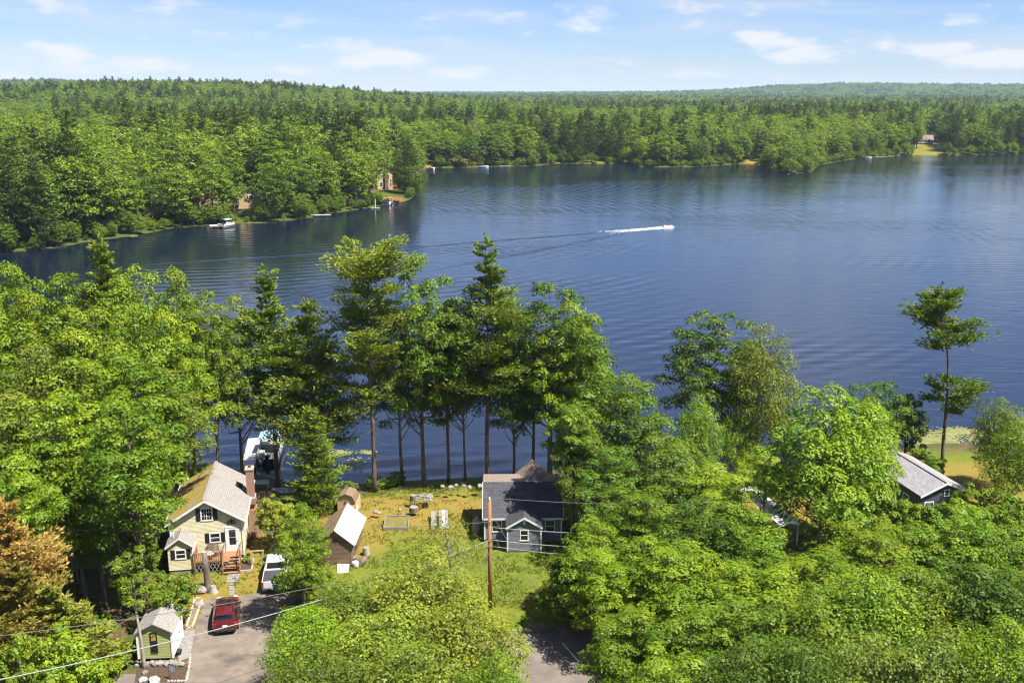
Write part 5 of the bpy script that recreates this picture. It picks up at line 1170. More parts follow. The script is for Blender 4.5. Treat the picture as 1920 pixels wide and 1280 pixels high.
# stack of pale boards on the lawn
ba = G(813, 995); wsx = empty('board_stack', tuple(ba), R(4)); tag(wsx, 'stack of weathered white boards lying on the lawn', 'board stack')
for j, x in enumerate((0.0, .62, .9, 1.18)):
    for kx in range(3 if j else 2): MB().box((x, 2.0, .12 + kx * .1), (.5 if j == 0 else .26, 3.6, .08), rz=rk.uniform(-.02, .02)).build('board', WHITE if (j + kx) % 2 == 0 else GREYW, wsx)
tp = empty('gas_cylinder', tuple(G(894, 1000))); tag(tp, 'upright grey gas cylinder at the left wall of the grey cottage', 'gas cylinder')
MB().tube([(0, 0, 0), (0, 0, .1), (0, 0, 1.2), (0, 0, 1.4), (0, 0, 1.48)], [.33, .38, .38, .28, .08], 16).build('vessel', GREYW, tp, smooth=True); MB().cyl((0, 0, 1.46), .16, .14, 12).build('collar', METAL, tp)
mb_ = empty('yard_toy', tuple(G(1088, 985))); tag(mb_, 'small bright blue object on the lawn right of the grey cottage', 'toy'); MB().box((0, 0, .22), (.55, .3, .35)).build('body', pm('bright_blue', (.02, .16, .5), rough=.4), mb_, bevel=.05); MB().tube([(-.2, 0, .4), (-.1, 0, .8), (.15, 0, .8)], .03, 6).build('handle', pm('toy_white', (.7, .7, .7), rough=.5), mb_)
for px, py, r, s in [(703, 960, .25, 1), (711, 962, .2, 2), (750, 957, .2, 3), (880, 915, .3, 4), (870, 912, .25, 5), (845, 915, .3, 6), (855, 910, .2, 7), (830, 913, .25, 8), (900, 912, .3, 9)]:
    rock_thing(px, py, r, 'small stone lying on the lawn or bank', STONE, group='stones on the lawn and bank', seed=60 + s)
# brown chest behind the white-roofed shed
bc = empty('chest', tuple(G(662, 985))); tag(bc, 'tall brown box leaning behind the white-roofed shed', 'box'); MB().box((0, 0, .9), (.5, .9, 1.8)).build('body', DECKW, bc); MB().box((.32, 0, .9), (.05, .9, 1.9), ry=.1).build('door', WHITE, bc)

# ------------------------------------------------------------------ utility pole and cables
PW = pm('utility_pole_wood', (.33, .16, .06), (.24, .115, .05), scale=3, rough=.8, bump=.3, bscale=14, stretch=(1, 1, .15))
pb_ = at_z(919, 1146, GZ); pole = empty('utility_pole', tuple(pb_)); tag(pole, 'brown wooden utility pole in front of the grey cottage', 'utility pole')
PH = 8.9
MB().tube([(0, 0, -.2), (0, 0, PH)], [.17, .125], 12).build('shaft', PW, pole, smooth=True)
MB().tube([(0, 0, PH), (0, 0, PH + .12), (0, 0, PH + .32)], [.04, .075, .05], 8).build('insulator', WHITE, pole)
for z_ in (5.4, 5.9, 7.3): MB().box((.0, -.17, z_), (.12, .1, .22)).build('clamp', METAL, pole)
MB().box((-.32, -.1, 4.4), (.08, .08, .9), ry=.5).build('brace', GREYW, pole); MB().tube([(-.36, -.05, 1.2), (-.36, -.05, 4.1)], .025, 6).build('conduit', METAL, pole)
CABLE = pm('cable_sheath', (.16, .15, .14), (.11, .1, .1), scale=4, rough=.6); CABLE_P = pm('aluminium_cable', (.26, .26, .25), rough=.55)
def cable(a, b_, sag, r, label, mat=None, name='cable'):
    a = Vector(a); b_ = Vector(b_); n_c = 28
    o = MB().tube([a.lerp(b_, i / n_c) - Vector((0, 0, sag * 4 * (i / n_c) * (1 - i / n_c))) for i in range(n_c + 1)], r, 5).build(name, mat or CABLE, smooth=True); tag(o, label, 'cable'); return o
P0 = Vector(pb_)
lp1 = at_y(-60, 1275, 52); lp2 = at_y(-60, 1190, 55); lp3 = at_y(-60, 1010, 62)
cable(P0 + Vector((0, -.15, 5.9)), at_y(-60, 1285, 45.5), .9, .032, 'thick pale cable sweeping from the pole to the bottom left corner', CABLE_P)
cable(P0 + Vector((0, -.15, 5.4)), at_y(-60, 1198, 47.5), .7, .02, 'thin cable running left from the pole above the red car', CABLE)
cable(P0 + Vector((0, -.1, 7.3)), at_y(-60, 985, 66), .6, .016, 'uppermost thin cable running left from the pole across the sheds', CABLE)
cable(P0 + Vector((0, 0, PH + .28)), at_y(1500, 935, 74), .5, .014, 'top wire running right from the pole insulator', CABLE)
cable(P0 + Vector((0, -.1, 6.9)), at_y(1400, 1000, 73), .35, .02, 'wire running right from the pole across the grey cottage windows', CABLE_P)
cable(P0 + Vector((0, -.1, 5.9)), at_y(1400, 1022, 70), .5, .024, 'pale wire running right from the pole below the cottage windows', CABLE_P)
cable(P0 + Vector((0, -.1, 5.4)), at_y(1400, 1045, 69), .5, .02, 'lowest wire running right from the pole along the cottage base', CABLE_P)
cable(P0 + Vector((.05, -.1, 8.2)), G(1012, 1118), .05, .014, 'upper guy wire slanting from the pole to the right lawn', CABLE_P, 'guy_wire'); cable(P0 + Vector((.05, -.1, 7.0)), G(985, 1135), .05, .014, 'middle guy wire slanting from the pole to the lawn', CABLE_P, 'guy_wire')

# ------------------------------------------------------------------ vehicles
def loft(sections, close_ends=True):
    """sections: list of rings (same count) of 3-D points, open profile mirrored in x"""
    mb = MB(); n = len(sections[0]); vs_ = [p for s in sections for p in s]; fs = []
    for i in range(len(sections) - 1):
        for k_ in range(n): fs.append((i * n + k_, i * n + (k_ + 1) % n, (i + 1) * n + (k_ + 1) % n, (i + 1) * n + k_))
    fs.append(tuple(range(n))[::-1]); fs.append(tuple((len(sections) - 1) * n + k_ for k_ in range(n)))
    return mb.add(vs_, fs)
def sec(y, half):   # half: list of (x, z) from bottom centre up the side to the top centre
    return [(x, y, z) for x, z in half] + [(-x, y, z) for x, z in half[::-1]]
PAINT_R = pm('metallic_red_paint', (.115, .006, .007), (.09, .005, .006), scale=2, rough=.28, spec=.5, metal=.25, coat=.8)
PAINT_S = pm('silver_white_paint', (.66, .67, .68), (.60, .61, .62), scale=2, rough=.3, metal=.15, coat=.6)
RUB = pm('tyre_rubber', (.015, .015, .015), rough=.85); CHROME = pm('bright_metal', (.6, .6, .6), rough=.2, metal=1.0); LAMP_R = pm('red_lamp', (.35, .01, .01), rough=.15); LAMP_W = pm('clear_lamp', (.6, .6, .6), rough=.1); TONN = pm('black_tonneau', (.035, .036, .038), (.055, .055, .055), scale=1.5, rough=.7); CARGL = pm('car_glass', (.012, .012, .014), rough=.03, spec=.8)
def wheel(e__, x, y, r=.36, w=.24):
    s = 1 if x > 0 else -1
    t_ = MB().tube([(x - s * w, y, r), (x - s * w * .9, y, r), (x - s * .03, y, r), (x, y, r)], [r * .9, r, r, r * .88], 20).build('wheel', RUB, e__, smooth=False)
    MB().tube([(x - s * .02, y, r), (x + s * .012, y, r)], [r * .64, r * .6], 16).build('rim', CHROME, t_)
    mb = MB()
    for k_ in range(5): a = k_ * 1.2566; mb.box((x + s * .016, y + math.cos(a) * r * .3, r + math.sin(a) * r * .3), (.02, r * .5, .06), rx=a)
    mb.build('spoke', CHROME, t_)
# red SUV, nose away from the camera (local +Y = forward), origin at the rear bottom centre
cr_ = G(423, 1191); car = empty('car', (cr_[0], cr_[1], GZ + .02), R(13.0)); tag(car, 'dark red sport utility car parked on the gravel drive', 'car')
car.scale = (1.0, 1.0, 1.0)
lo = [(0, .24), (.80, .24), (.91, .42), (.925, .66), (.90, .88), (.84, .99), (0, 1.0)]
def low(y, k=1.0, dz=0.0, top=1.0, b=0.0): return sec(y, [(0, .24 + b), (.80 * k, .24 + b), (.91 * k, .42 + b), (.925 * k, .66), (.90 * k, .88 + dz), (.83 * k, .985 * top + dz), (0, 1.01 * top + dz)])
loft([low(0, .80, -.02, .96, .1), low(.10, .92, 0, .99, .06), low(.45, .99), low(1.5, 1.0), low(2.6, 1.0), low(3.2, .995, -.02), low(3.9, .97, -.10, 1.0), low(4.35, .90, -.22, 1.0, .04), low(4.55, .72, -.34, 1.0, .1)]).build('body', PAINT_R, car, smooth=False, bevel=.03)
def cab(y, wb, wt, zt, zb=.97): return sec(y, [(0, zb), (wb, zb), (wb * .985, zb + .1), (wt, zt - .07), (wt - .1, zt), (0, zt + .025)])
loft([cab(.10, .80, .76, 1.02), cab(.34, .82, .66, 1.50), cab(.55, .83, .66, 1.60), cab(1.4, .84, .66, 1.66), cab(2.3, .84, .65, 1.63), cab(2.55, .83, .65, 1.58), cab(3.35, .78, .72, 1.01)]).build('greenhouse', PAINT_R, car, bevel=.02)
def gl_quad(pts, name, mat=CARGL): return MB().slab(pts, .02).build(name, mat, car)
gl_quad([(.60, 3.27, 1.075), (-.60, 3.27, 1.075), (-.55, 2.64, 1.565), (.55, 2.64, 1.565)], 'windshield')
gl_quad([(-.62, .145, 1.14), (.62, .145, 1.14), (.54, .325, 1.51), (-.54, .325, 1.51)], 'rear_window')
for s in (-1, 1):
    for (ya, yb_, yc_, yd) in ((.45, 1.42, 1.42, .62), (1.48, 2.95, 2.5, 1.48)):
        q = [(s * .838, ya, 1.10), (s * .838, yb_, 1.10), (s * .672, yc_, 1.53), (s * .672, yd, 1.53)]
        gl_quad(q if s > 0 else q[::-1], 'side_window')
    MB().box((s * .60, 1.35, 1.685), (.04, 1.7, .035)).build('roof_rail', IRON, car)
    MB().box((s * 1.0, 2.75, 1.08), (.18, .1, .13)).build('mirror', PAINT_R, car, bevel=.02)
    MB().box((s * .74, .085, .86), (.2, .14, .2), rz=s * .35).build('tail_lamp', LAMP_R, car, bevel=.02); MB().box((s * .62, 4.42, .70), (.32, .16, .12), rz=-s * .45).build('headlight', LAMP_W, car)
    wheel(car, s * .925, .95); wheel(car, s * .925, 3.6)
    MB().box((s * .915, 2.0, .34), (.04, 2.0, .14)).build('sill', RUB, car)
MB().box((0, .0, .40), (1.35, .14, .22)).build('rear_bumper', RUB, car, bevel=.04); MB().box((0, .01, .74), (.34, .03, .16)).build('number_plate', WHITE, car)
MB().box((0, .16, 1.60), (1.15, .22, .04), rx=.12).build('roof_spoiler', PAINT_R, car); MB().box((0, 1.75, 1.672), (.85, 1.0, .02)).build('sunroof', CARGL, car)
# silver pickup
tr_ = G(514, 1113); trk = empty('pickup_truck', (tr_[0], tr_[1], GZ + .02), R(8.5)); tag(trk, 'silver-white pickup truck with black bed cover, tailgate to the viewer', 'pickup truck')
def tl(y, k=1.0, zt=1.05, zb=.42): return sec(y, [(0, zb), (.84 * k, zb), (.93 * k, zb + .14), (.94 * k, .8), (.92 * k, zt - .04), (.88 * k, zt), (0, zt)])
loft([tl(.05), tl(1.0), tl(1.95)]).build('cargo_bed', PAINT_S, trk, bevel=.02)
MB().box((0, 1.0, 1.065), (1.66, 1.86, .03)).build('bed_cover', TONN, trk, bevel=.01)
for yy in (.5, 1.0, 1.5): MB().box((0, yy, 1.083), (1.64, .02, .01)).build('cover_rib', IRON, trk)
tg = MB().box((0, .02, .80), (1.56, .07, .50)).build('tailgate', PAINT_S, trk, bevel=.02); MB().box((0, -.02, .92), (.2, .02, .07)).build('handle', IRON, tg); MB().box((0, -.022, .80), (.12, .015, .05)).build('emblem', IRON, tg)
MB().box((0, -.07, .47), (1.75, .16, .17)).build('rear_bumper', CHROME, trk, bevel=.03); MB().box((0, -.17, .42), (.1, .22, .08)).build('tow_hitch', IRON, trk); MB().box((0, -.158, .49), (.32, .02, .13)).build('number_plate', WHITE, trk)
loft([tl(2.0), tl(3.6, 1.0, 1.08), tl(4.0, 1.0, 1.10), tl(4.9, .96, 1.04), tl(5.15, .88, .96)]).build('body', PAINT_S, trk, bevel=.03)
def tc_(y, wb, wt, zt): return sec(y, [(0, 1.02), (wb, 1.02), (wb, 1.12), (wt, zt - .08), (wt - .1, zt), (0, zt + .02)])
loft([tc_(2.02, .89, .88, 1.08), tc_(2.12, .88, .72, 1.68), tc_(2.4, .88, .72, 1.76), tc_(3.2, .88, .72, 1.75), tc_(3.4, .88, .71, 1.70), tc_(4.1, .86, .8, 1.10)]).build('cab', PAINT_S, trk, bevel=.02)
def gq(pts, name): return MB().slab(pts, .02).build(name, CARGL, trk)
gq([(-.66, 2.02, 1.2), (.66, 2.02, 1.2), (.6, 2.095, 1.64), (-.6, 2.095, 1.64)], 'rear_window'); gq([(.64, 4.06, 1.17), (-.64, 4.06, 1.17), (-.6, 3.45, 1.68), (.6, 3.45, 1.68)], 'windshield')
for s in (-1, 1):
    q = [(s * .888, 2.2, 1.17), (s * .888, 3.9, 1.17), (s * .735, 3.35, 1.66), (s * .735, 2.25, 1.66)]; gq(q if s > 0 else q[::-1], 'side_window')
    MB().box((s * .86, .035, .86), (.15, .1, .34)).build('tail_lamp', LAMP_R, trk); MB().box((s * .7, 5.1, .8), (.3, .12, .18)).build('headlight', LAMP_W, trk)
    wheel(trk, s * .94, 1.05, .4, .27); wheel(trk, s * .94, 4.3, .4, .27); MB().box((s * 1.02, 3.75, 1.2), (.2, .1, .2)).build('mirror', IRON, trk)
# ------------------------------------------------------------------ near dock and pontoon boat
DOCKW = pm('white_dock_deck', (.46, .45, .43), (.36, .35, .33), scale=2, rough=.7, third=((.33, .31, .29), 1.2, .56, .75))
def dock(a, b_, w, label, boards=True, z=.55, group=None, name='dock'):
    a = Vector((a[0], a[1], 0)); b_ = Vector((b_[0], b_[1], 0)); d = b_ - a; L_ = d.length
    e__ = empty(name, (a.x, a.y, 0), math.atan2(d.y, d.x) - math.pi / 2); tag(e__, label, 'dock', group)
    n = max(2, int(L_ / 1.2))
    for i in range(n): MB().box((0, (i + .5) * L_ / n, z), (w, L_ / n - .03, .07)).build('deck_panel', DOCKW, e__)
    for s in (-1, 1): MB().box((s * (w / 2 + .02), L_ / 2, z - .06), (.06, L_, .16)).build('side_rail', GREYW, e__)
    for i in range(0, n + 1, 2):
        for s in (-1, 1): MB().cyl((s * (w / 2 + .08), i * L_ / n, -1.5), .035, z + 1.75, 6).build('pile', METAL, e__)
    return e__
da, db = at_z(463, 884, .5), at_z(477, 822, .5); dock(da, db, 1.35, 'long white dock reaching into the lake beside the pontoon boat')
def pontoon(loc, rz, label, canopy=None, scale=1.0, group=None, simple=False):
    e__ = empty('pontoon_boat', loc, rz, (scale,) * 3); tag(e__, label, 'boat', group); ALU = METAL; L_ = 6.0
    for s in (-1, 1): MB().tube([(s * .85, -L_ / 2, .22), (s * .85, L_ / 2 - .6, .22), (s * .85, L_ / 2, .34)], [.3, .3, .08], 12).build('pontoon', ALU, e__, smooth=True)
    MB().box((0, 0, .58), (2.4, L_ - .3, .08)).build('deck', GREYW, e__)
    fm = pm('boat_fence_panel', (.6, .57, .5), (.5, .47, .4), scale=3, rough=.5) if 'boat_fence_panel' not in bpy.data.materials else bpy.data.materials['boat_fence_panel']
    for s in (-1, 1): MB().box((s * 1.17, 0, .95), (.05, L_ - .6, .6)).build('fence_panel', fm, e__)
    MB().box((-.75, -L_ / 2 + .3, .95), (.85, .05, .6)).build('fence_panel', fm, e__); MB().box((.75, -L_ / 2 + .3, .95), (.85, .05, .6)).build('fence_panel', fm, e__); MB().box((0, L_ / 2 - .4, .95), (2.3, .05, .6)).build('fence_panel', fm, e__)
    SEAT = bpy.data.materials.get('boat_seat') or pm('boat_seat', (.62, .6, .56), (.5, .48, .44), scale=4, rough=.6)
    for (x, y, sx, sy) in ((-.8, 1.6, .6, 1.8), (.8, 1.6, .6, 1.8), (-.8, -1.7, .6, 1.5), (.2, -2.3, 1.4, .5)): MB().box((x, y, .82), (sx, sy, .4)).build('seat', SEAT, e__, bevel=.05)
    MB().box((.75, -.4, 1.0), (.6, .5, .75)).build('console', IRON, e__, bevel=.04)
    MB().box((0, -L_ / 2 - .25, .75), (.4, .45, .75)).build('outboard_motor', IRON, e__, bevel=.06)
    if canopy:
        mb = MB(); n = 7
        for i in range(n):
            for j in range(2): pass
        vs_, fs = [], []
        for i in range(n):
            x = -1.2 + 2.4 * i / (n - 1); z_ = 2.55 - .22 * ((x / 1.2) ** 2)
            vs_ += [(x, -1.5, z_), (x, 1.4, z_), (x, -1.5, z_ - .05), (x, 1.4, z_ - .05)]
        for i in range(n - 1):
            a = i * 4; fs += [(a, a + 4, a + 5, a + 1), (a + 3, a + 7, a + 6, a + 2), (a, a + 2, a + 6, a + 4), (a + 1, a + 5, a + 7, a + 3)]
        mb.add(vs_, fs).build('canopy', canopy, e__)
        for s in (-1, 1):
            for y in (-1.4, 1.3): MB().tube([(s * 1.15, 0 + y * .2, 1.2), (s * 1.17, y, 2.35)], .022, 5).build('canopy_pole', ALU, e__)
    return e__
CANV = pm('pale_blue_canvas', (.27, .40, .56), (.24, .36, .5), scale=2, rough=.8)
pp = at_z(508, 848, .3); pontoon((pp[0], pp[1], 0), R(6), 'pontoon boat with pale blue canopy moored beside the white dock', CANV)
# bench and small floating platform behind the cottage
bp2 = at_z(490, 913, hz(*at_z(490, 913, .8)[:2])); bh = empty('bench', tuple(bp2), R(8)); tag(bh, 'white slatted bench facing the lake behind the brick chimney', 'bench')
for i in range(3): MB().box((0, .1 - .14 * i, .44), (1.6, .12, .04)).build('slat', WHITE, bh)
for i in range(3): MB().box((0, -.3, .58 + .13 * i), (1.6, .04, .1)).build('slat', WHITE, bh)
for s in (-1, 1): MB().box((s * .72, -.1, .3), (.07, .5, .6)).build('leg', WHITE, bh)
pl2 = at_z(530, 922, .3); dock((pl2[0] - 1.2, pl2[1]), (pl2[0] + 1.6, pl2[1] + .2), 1.4, 'small white landing stage at the water behind the pale-leaved tree', z=.45)
# wooden deck behind the grey cottage
gd = at_z(985, 886, .6); dock((gd[0] - 1.2, gd[1]), (gd[0] + 1.6, gd[1] + .1), 1.6, 'weathered landing stage behind the grey cottage', z=.5)
# boat with dark blue cover at the right edge
bc_ = at_z(1893, 792, .3); bb = empty('covered_boat', (bc_[0], bc_[1], 0), R(70)); tag(bb, 'small boat under a dark blue cover at the right edge', 'boat')
def hull(e__, L_, w, h, mat, name='hull'):
    secs = []
    for t_ in (0, .25, .5, .75, .92, 1.0):
        k_ = (1 - max(0, t_ - .45) ** 2 * 3.1); k_ = max(.04, k_); secs.append([(x * w / 2 * k_, (t_ - .5) * L_, z_) for x, z_ in ((-1, h), (-.92, .1 + .2 * t_ * h), (0, -.12 + .35 * max(0, t_ - .6)), (.92, .1 + .2 * t_ * h), (1, h))])
    n = 5; vs_ = [p for s in secs for p in s]; fs = []
    for i in range(len(secs) - 1):
        for k_ in range(n): fs.append((i * n + k_, i * n + (k_ + 1) % n, (i + 1) * n + (k_ + 1) % n, (i + 1) * n + k_))
    fs += [(0, 1, 2, 3, 4)[::-1], tuple((len(secs) - 1) * n + k_ for k_ in range(n))]
    return MB().add(vs_, fs).build(name, mat, e__)
BLUEC = pm('dark_blue_cover', (.02, .04, .12), (.03, .055, .15), scale=2, rough=.8)
hull(bb, 5.0, 1.9, .75, WHITE); MB().tube([(0, -2.3, .75), (0, -1, .95), (0, .8, 1.0), (0, 2.2, .82)], [.5, .85, .8, .15], 10).build('cover', BLUEC, bb, smooth=True); MB().box((0, -2.7, .5), (.35, .4, .8)).build('outboard_motor', IRON, bb)
dk1 = at_z(1875, 815, .4); dock((dk1[0], dk1[1] - 2), (dk1[0] + .5, dk1[1] + 5), 1.2, 'short dock beside the covered boat at the right edge')

# ------------------------------------------------------------------ speedboat and its foam
sb = at_z(1252, 424.5, .3); da_ = at_z(900, 452, .3) - sb; hd = math.atan2(-da_[1], -da_[0])
bt = empty('speedboat', (sb[0], sb[1], .12), hd - math.pi / 2, (.62, .62, .62)); tag(bt, 'small red and white speedboat racing across the open lake', 'boat')
hull(bt, 5.4, 2.1, .8, WHITE); MB().box((0, .2, .92), (1.4, .1, .4), rx=-.5).build('windshield', CARGL, bt); MB().box((0, -.6, .85), (1.3, .7, .4)).build('seat', pm('red_vinyl', (.4, .03, .03), rough=.5), bt, bevel=.05); MB().box((0, .9, .88), (1.5, 1.6, .12)).build('foredeck', pm('red_gelcoat', (.42, .03, .04), rough=.3), bt, bevel=.04); MB().box((0, -2.75, .6), (.4, .4, .9)).build('outboard_motor', IRON, bt, bevel=.05)
FOAM = pm('white_foam', (.46, .49, .54), (.26, .31, .39), scale=1.2, rough=.9, bump=.6, bscale=3)
back = Vector((-math.cos(hd), -math.sin(hd), 0)); side = Vector((-back.y, back.x, 0)); g2 = np.random.default_rng(4)
def foam_flecks():
    V, Fq = [], []
    n = 2200
    s_ = g2.uniform(0, 1, n) ** 1.3 * 27
    arm = g2.integers(0, 3, n); spread = np.where(arm == 0, 0.0, np.where(arm == 1, 1, -1)) * (.7 + .06 * s_) + g2.normal(size=n) * (.28 + .02 * s_)
    keep = g2.uniform(0, 1, n) < np.clip(1.0 - s_ / 27, .02, 1); s_, spread = s_[keep], spread[keep]; n = len(s_)
    for i in range(n):
        c = Vector((sb[0], sb[1], 0)) + back * (s_[i] - 1.5) + side * spread[i]; L_ = g2.uniform(.15, .6); w_ = g2.uniform(.05, .16); z_ = .03 + g2.uniform(0, .05) + (g2.uniform(0, .45) * max(0, 1 - s_[i] / 9))
        a = g2.normal() * .35; d = back * math.cos(a) + side * math.sin(a); q = side * math.cos(a) - back * math.sin(a); b = len(V)
        V += [tuple(c - d * L_ + Vector((0, 0, .012))), tuple(c + q * w_ + Vector((0, 0, .012))), tuple(c + d * L_ + Vector((0, 0, .012))), tuple(c - q * w_ + Vector((0, 0, .012))), tuple(c + Vector((0, 0, z_)))]
        Fq += [(b, b + 1, b + 4), (b + 1, b + 2, b + 4), (b + 2, b + 3, b + 4), (b + 3, b, b + 4)]
    return np_mesh('wake_foam', np.array(V), np.array(Fq), [FOAM])
fo = bpy.data.objects.new('wake_foam', foam_flecks()); COL.objects.link(fo); tag(fo, 'white foam wake trailing behind the speedboat', 'foam', kind='stuff')
# long wake waves: low ridges on the water
def ridge(pxs, w, h, label):
    pts = [Vector(tuple(at_z(x, y, 0)[:2]) + (0,)) for x, y in pxs]; P_ = []
    for a, b_ in zip(pts[:-1], pts[1:]):
        for i in range(24): P_.append(a.lerp(b_, i / 24))
    P_.append(pts[-1]); V, Fq = [], []; m = 9
    for i, p in enumerate(P_):
        t_ = (P_[min(i + 1, len(P_) - 1)] - P_[max(i - 1, 0)]).normalized(); nn = Vector((-t_.y, t_.x, 0)); s = i / (len(P_) - 1); fade = min(1, s * 8, (1 - s) * 3)
        for k_ in range(m):
            u = -1 + 2 * k_ / (m - 1); hgt = h * fade * (math.cos(u * math.pi) * .5 + .5) * (1 + .25 * math.sin(i * .9)) ; V.append(tuple(p + nn * u * w) [:2] + (hgt + (.004 if abs(u) < .99 else -.03),))
    for i in range(len(P_) - 1):
        for k_ in range(m - 1): Fq.append((i * m + k_, (i + 1) * m + k_, (i + 1) * m + k_ + 1, i * m + k_ + 1))
    o = bpy.data.objects.new('wake_wave', np_mesh('wake_wave', np.array(V), np.array(Fq), [WATER], smooth=True)); COL.objects.link(o); tag(o, label, 'wave', kind='structure')
ridge([(1150, 435), (1000, 446), (800, 462), (560, 478), (250, 496)], 1.6, .15, 'long upper wake wave crossing the lake')
ridge([(1180, 436), (1060, 460), (940, 482), (760, 515)], 1.5, .14, 'long lower wake wave behind the speedboat')
for k_ in range(4): ridge([(700, 520 + 6 * k_), (600, 536 + 7 * k_), (520, 552 + 8 * k_)], .9, .14, 'short dark wave in the old wake by the left pines')

# ------------------------------------------------------------------ lily pads
PAD = pm('lily_pad', (.13, .15, .03), (.22, .21, .08), scale=.6, rough=.6)
def pads(name, cells, n, label, seed):
    gg = np.random.default_rng(seed); V, Fq = [], []
    for i in range(n):
        px, py, rx, ry = cells[gg.integers(0, len(cells))]; a = gg.uniform(0, 6.28); q = abs(gg.normal()) * .62; c = at_z(px + math.cos(a) * q * rx, py + math.sin(a) * q * ry, 0)
        r_ = gg.uniform(.06, .16); b = len(V); t0 = gg.uniform(0, 6.28); tl_ = gg.normal() * .05
        for k_ in range(8): an = t0 + k_ * .785; V.append((c[0] + math.cos(an) * r_, c[1] + math.sin(an) * r_, .012 + (abs(tl_) + tl_ * math.cos(an)) * r_))
        Fq += [(b, b + 1, b + 2, b + 3), (b, b + 3, b + 4, b + 7), (b + 4, b + 5, b + 6, b + 7)]
    o = bpy.data.objects.new(name, np_mesh(name, np.array(V), np.array(Fq), [PAD])); COL.objects.link(o); tag(o, label, 'lily pads', kind='stuff')
pads('lily_pads', [(640, 848, 28, 5), (665, 868, 20, 14), (690, 848, 14, 4)], 520, 'patch of yellowish lily pads floating near the young spruce', 1)
pads('lily_pads', [(1770, 815, 40, 8), (1775, 830, 34, 10), (1800, 808, 50, 7), (1840, 822, 22, 10), (1740, 830, 22, 12)], 5200, 'green mat of lily pads around the lone curved pine', 2)
pads('lily_pads', [(75, 465, 42, 1.6), (250, 443, 8, 1), (480, 418, 32, 1.2), (660, 390, 14, .8), (1100, 307, 70, 1), (1650, 294, 60, .8)], 2600, 'thin floating weed along the far bank', 3)

# ------------------------------------------------------------------ things on the far bank
def far_dock(px, py, L_, ang, label, w=1.8):
    p = at_z(px, py, .4); dock((p[0], p[1]), (p[0] + math.cos(ang) * L_, p[1] + math.sin(ang) * L_), w, label)
far_dock(393, 424, 5, R(20), 'small white dock on the left bank beside a pontoon boat', 3.4)
p = at_z(424, 424, .3); pontoon((p[0], p[1], 0), R(160), 'white pontoon boat at the left bank dock', CANV)
far_dock(583, 404, 6.5, R(5), 'low white dock jutting from the left bank under the pines', 1.4)
p = at_z(722, 382, .3); pontoon((p[0], p[1], 0), R(60), 'white pontoon boat moored below the tan house', WHITE)
p = at_z(704, 390, .3); pf = empty('swim_platform', (p[0], p[1], 0)); tag(pf, 'small floating swim platform with a white pole near the tan house', 'raft')
MB().box((0, 0, .25), (3.0, 2.4, .25)).build('deck', GREYW, pf); MB().cyl((0, 0, .3), .1, 3.2, 8).build('pole', WHITE, pf)
for s in (-1, 1): MB().tube([(s * 1.2, -1.2, .05), (s * 1.2, 1.2, .05)], .22, 8).build('float', METAL, pf)
# red dock deck
p = at_z(738, 378, .3); rdk = empty('red_deck', (p[0], p[1], 0), R(-15)); tag(rdk, 'red wooden deck at the water below the tan house', 'deck')
MB().box((0, 0, .8), (6, 4, .2)).build('platform', REDWOOD, rdk)
for x in (-2.9, -1.5, 0, 1.5, 2.9): MB().box((x, -1.9, .6), (.15, .15, 2.2)).build('post', REDWOOD, rdk)
MB().box((0, -1.95, 1.7), (6, .08, .1)).box((0, -1.95, 1.3), (6, .05, .1)).box((3.0, 0, 1.7), (.08, 4, .1)).build('railing', REDWOOD, rdk)
def far_house(px, py, z0, w, l, ez_, pz_, rz, wall, roof, label, trim=WHITE, wins=(), deck=None, base_drop=3):
    p_ = at_z(px, py, z0); zb = hz(p_[0], p_[1]); e__ = empty('house', (p_[0], p_[1], zb), rz); tag(e__, label, 'house'); h_ = w / 2
    lap_wall('front_wall', [(-h_, -base_drop), (h_, -base_drop), (h_, ez_), (0, pz_), (-h_, ez_)], Matrix.Identity(4), wall, e__, course=.4); lap_wall('back_wall', [(-h_, -base_drop), (h_, -base_drop), (h_, ez_), (0, pz_), (-h_, ez_)], T((0, l, 0)) @ RZ(math.pi), wall, e__, course=.4)
    lap_wall('side_wall', [(0, -base_drop), (l, -base_drop), (l, ez_), (0, ez_)], T((h_, 0, 0)) @ RZ(math.pi / 2), wall, e__, course=.4); lap_wall('side_wall', [(-l, -base_drop), (0, -base_drop), (0, ez_), (-l, ez_)], T((-h_, 0, 0)) @ RZ(-math.pi / 2), wall, e__, course=.4)
    k_ = h_ + .4; p2 = (pz_ - ez_) / h_; ee = pz_ - p2 * k_ + .06
    roof_slab('roof_slope', [(-k_, l + .3, ee), (-k_, -.3, ee), (0, -.3, pz_ + .06), (0, l + .3, pz_ + .06)], .15, roof, e__); roof_slab('roof_slope', [(k_, -.3, ee), (k_, l + .3, ee), (0, l + .3, pz_ + .06), (0, -.3, pz_ + .06)], .15, roof, e__)
    for (face, a, z_, ww, hh) in wins:
        M_ = T((a, 0, z_)) if face == 'f' else (T((h_, a, z_)) @ RZ(math.pi / 2) if face == 'r' else T((-h_, a, z_)) @ RZ(-math.pi / 2)); window(e__, M_, ww, hh, trim=.16, mat=trim)
    return e__
th = far_house(722, 353, 2.0, 6.5, 9, 6.6, 8.6, R(28), TAN, SH_PINK, 'tall tan house above the red deck on the left bank', wins=[('f', -1.6, 5.0, 1.2, 1.6), ('f', 1.4, 5.0, 1.2, 1.6), ('f', -1.6, 2.0, 1.2, 1.6), ('r', 3, 2.0, 2.2, 2.0), ('r', 6.5, 2.0, 1.6, 2.0), ('r', 4, 5.2, 1.4, 1.4)])
MB().box((.4, -.5, 3.4), (1.4, 1.0, 8.8)).build('chimney', BROWN_S, th)
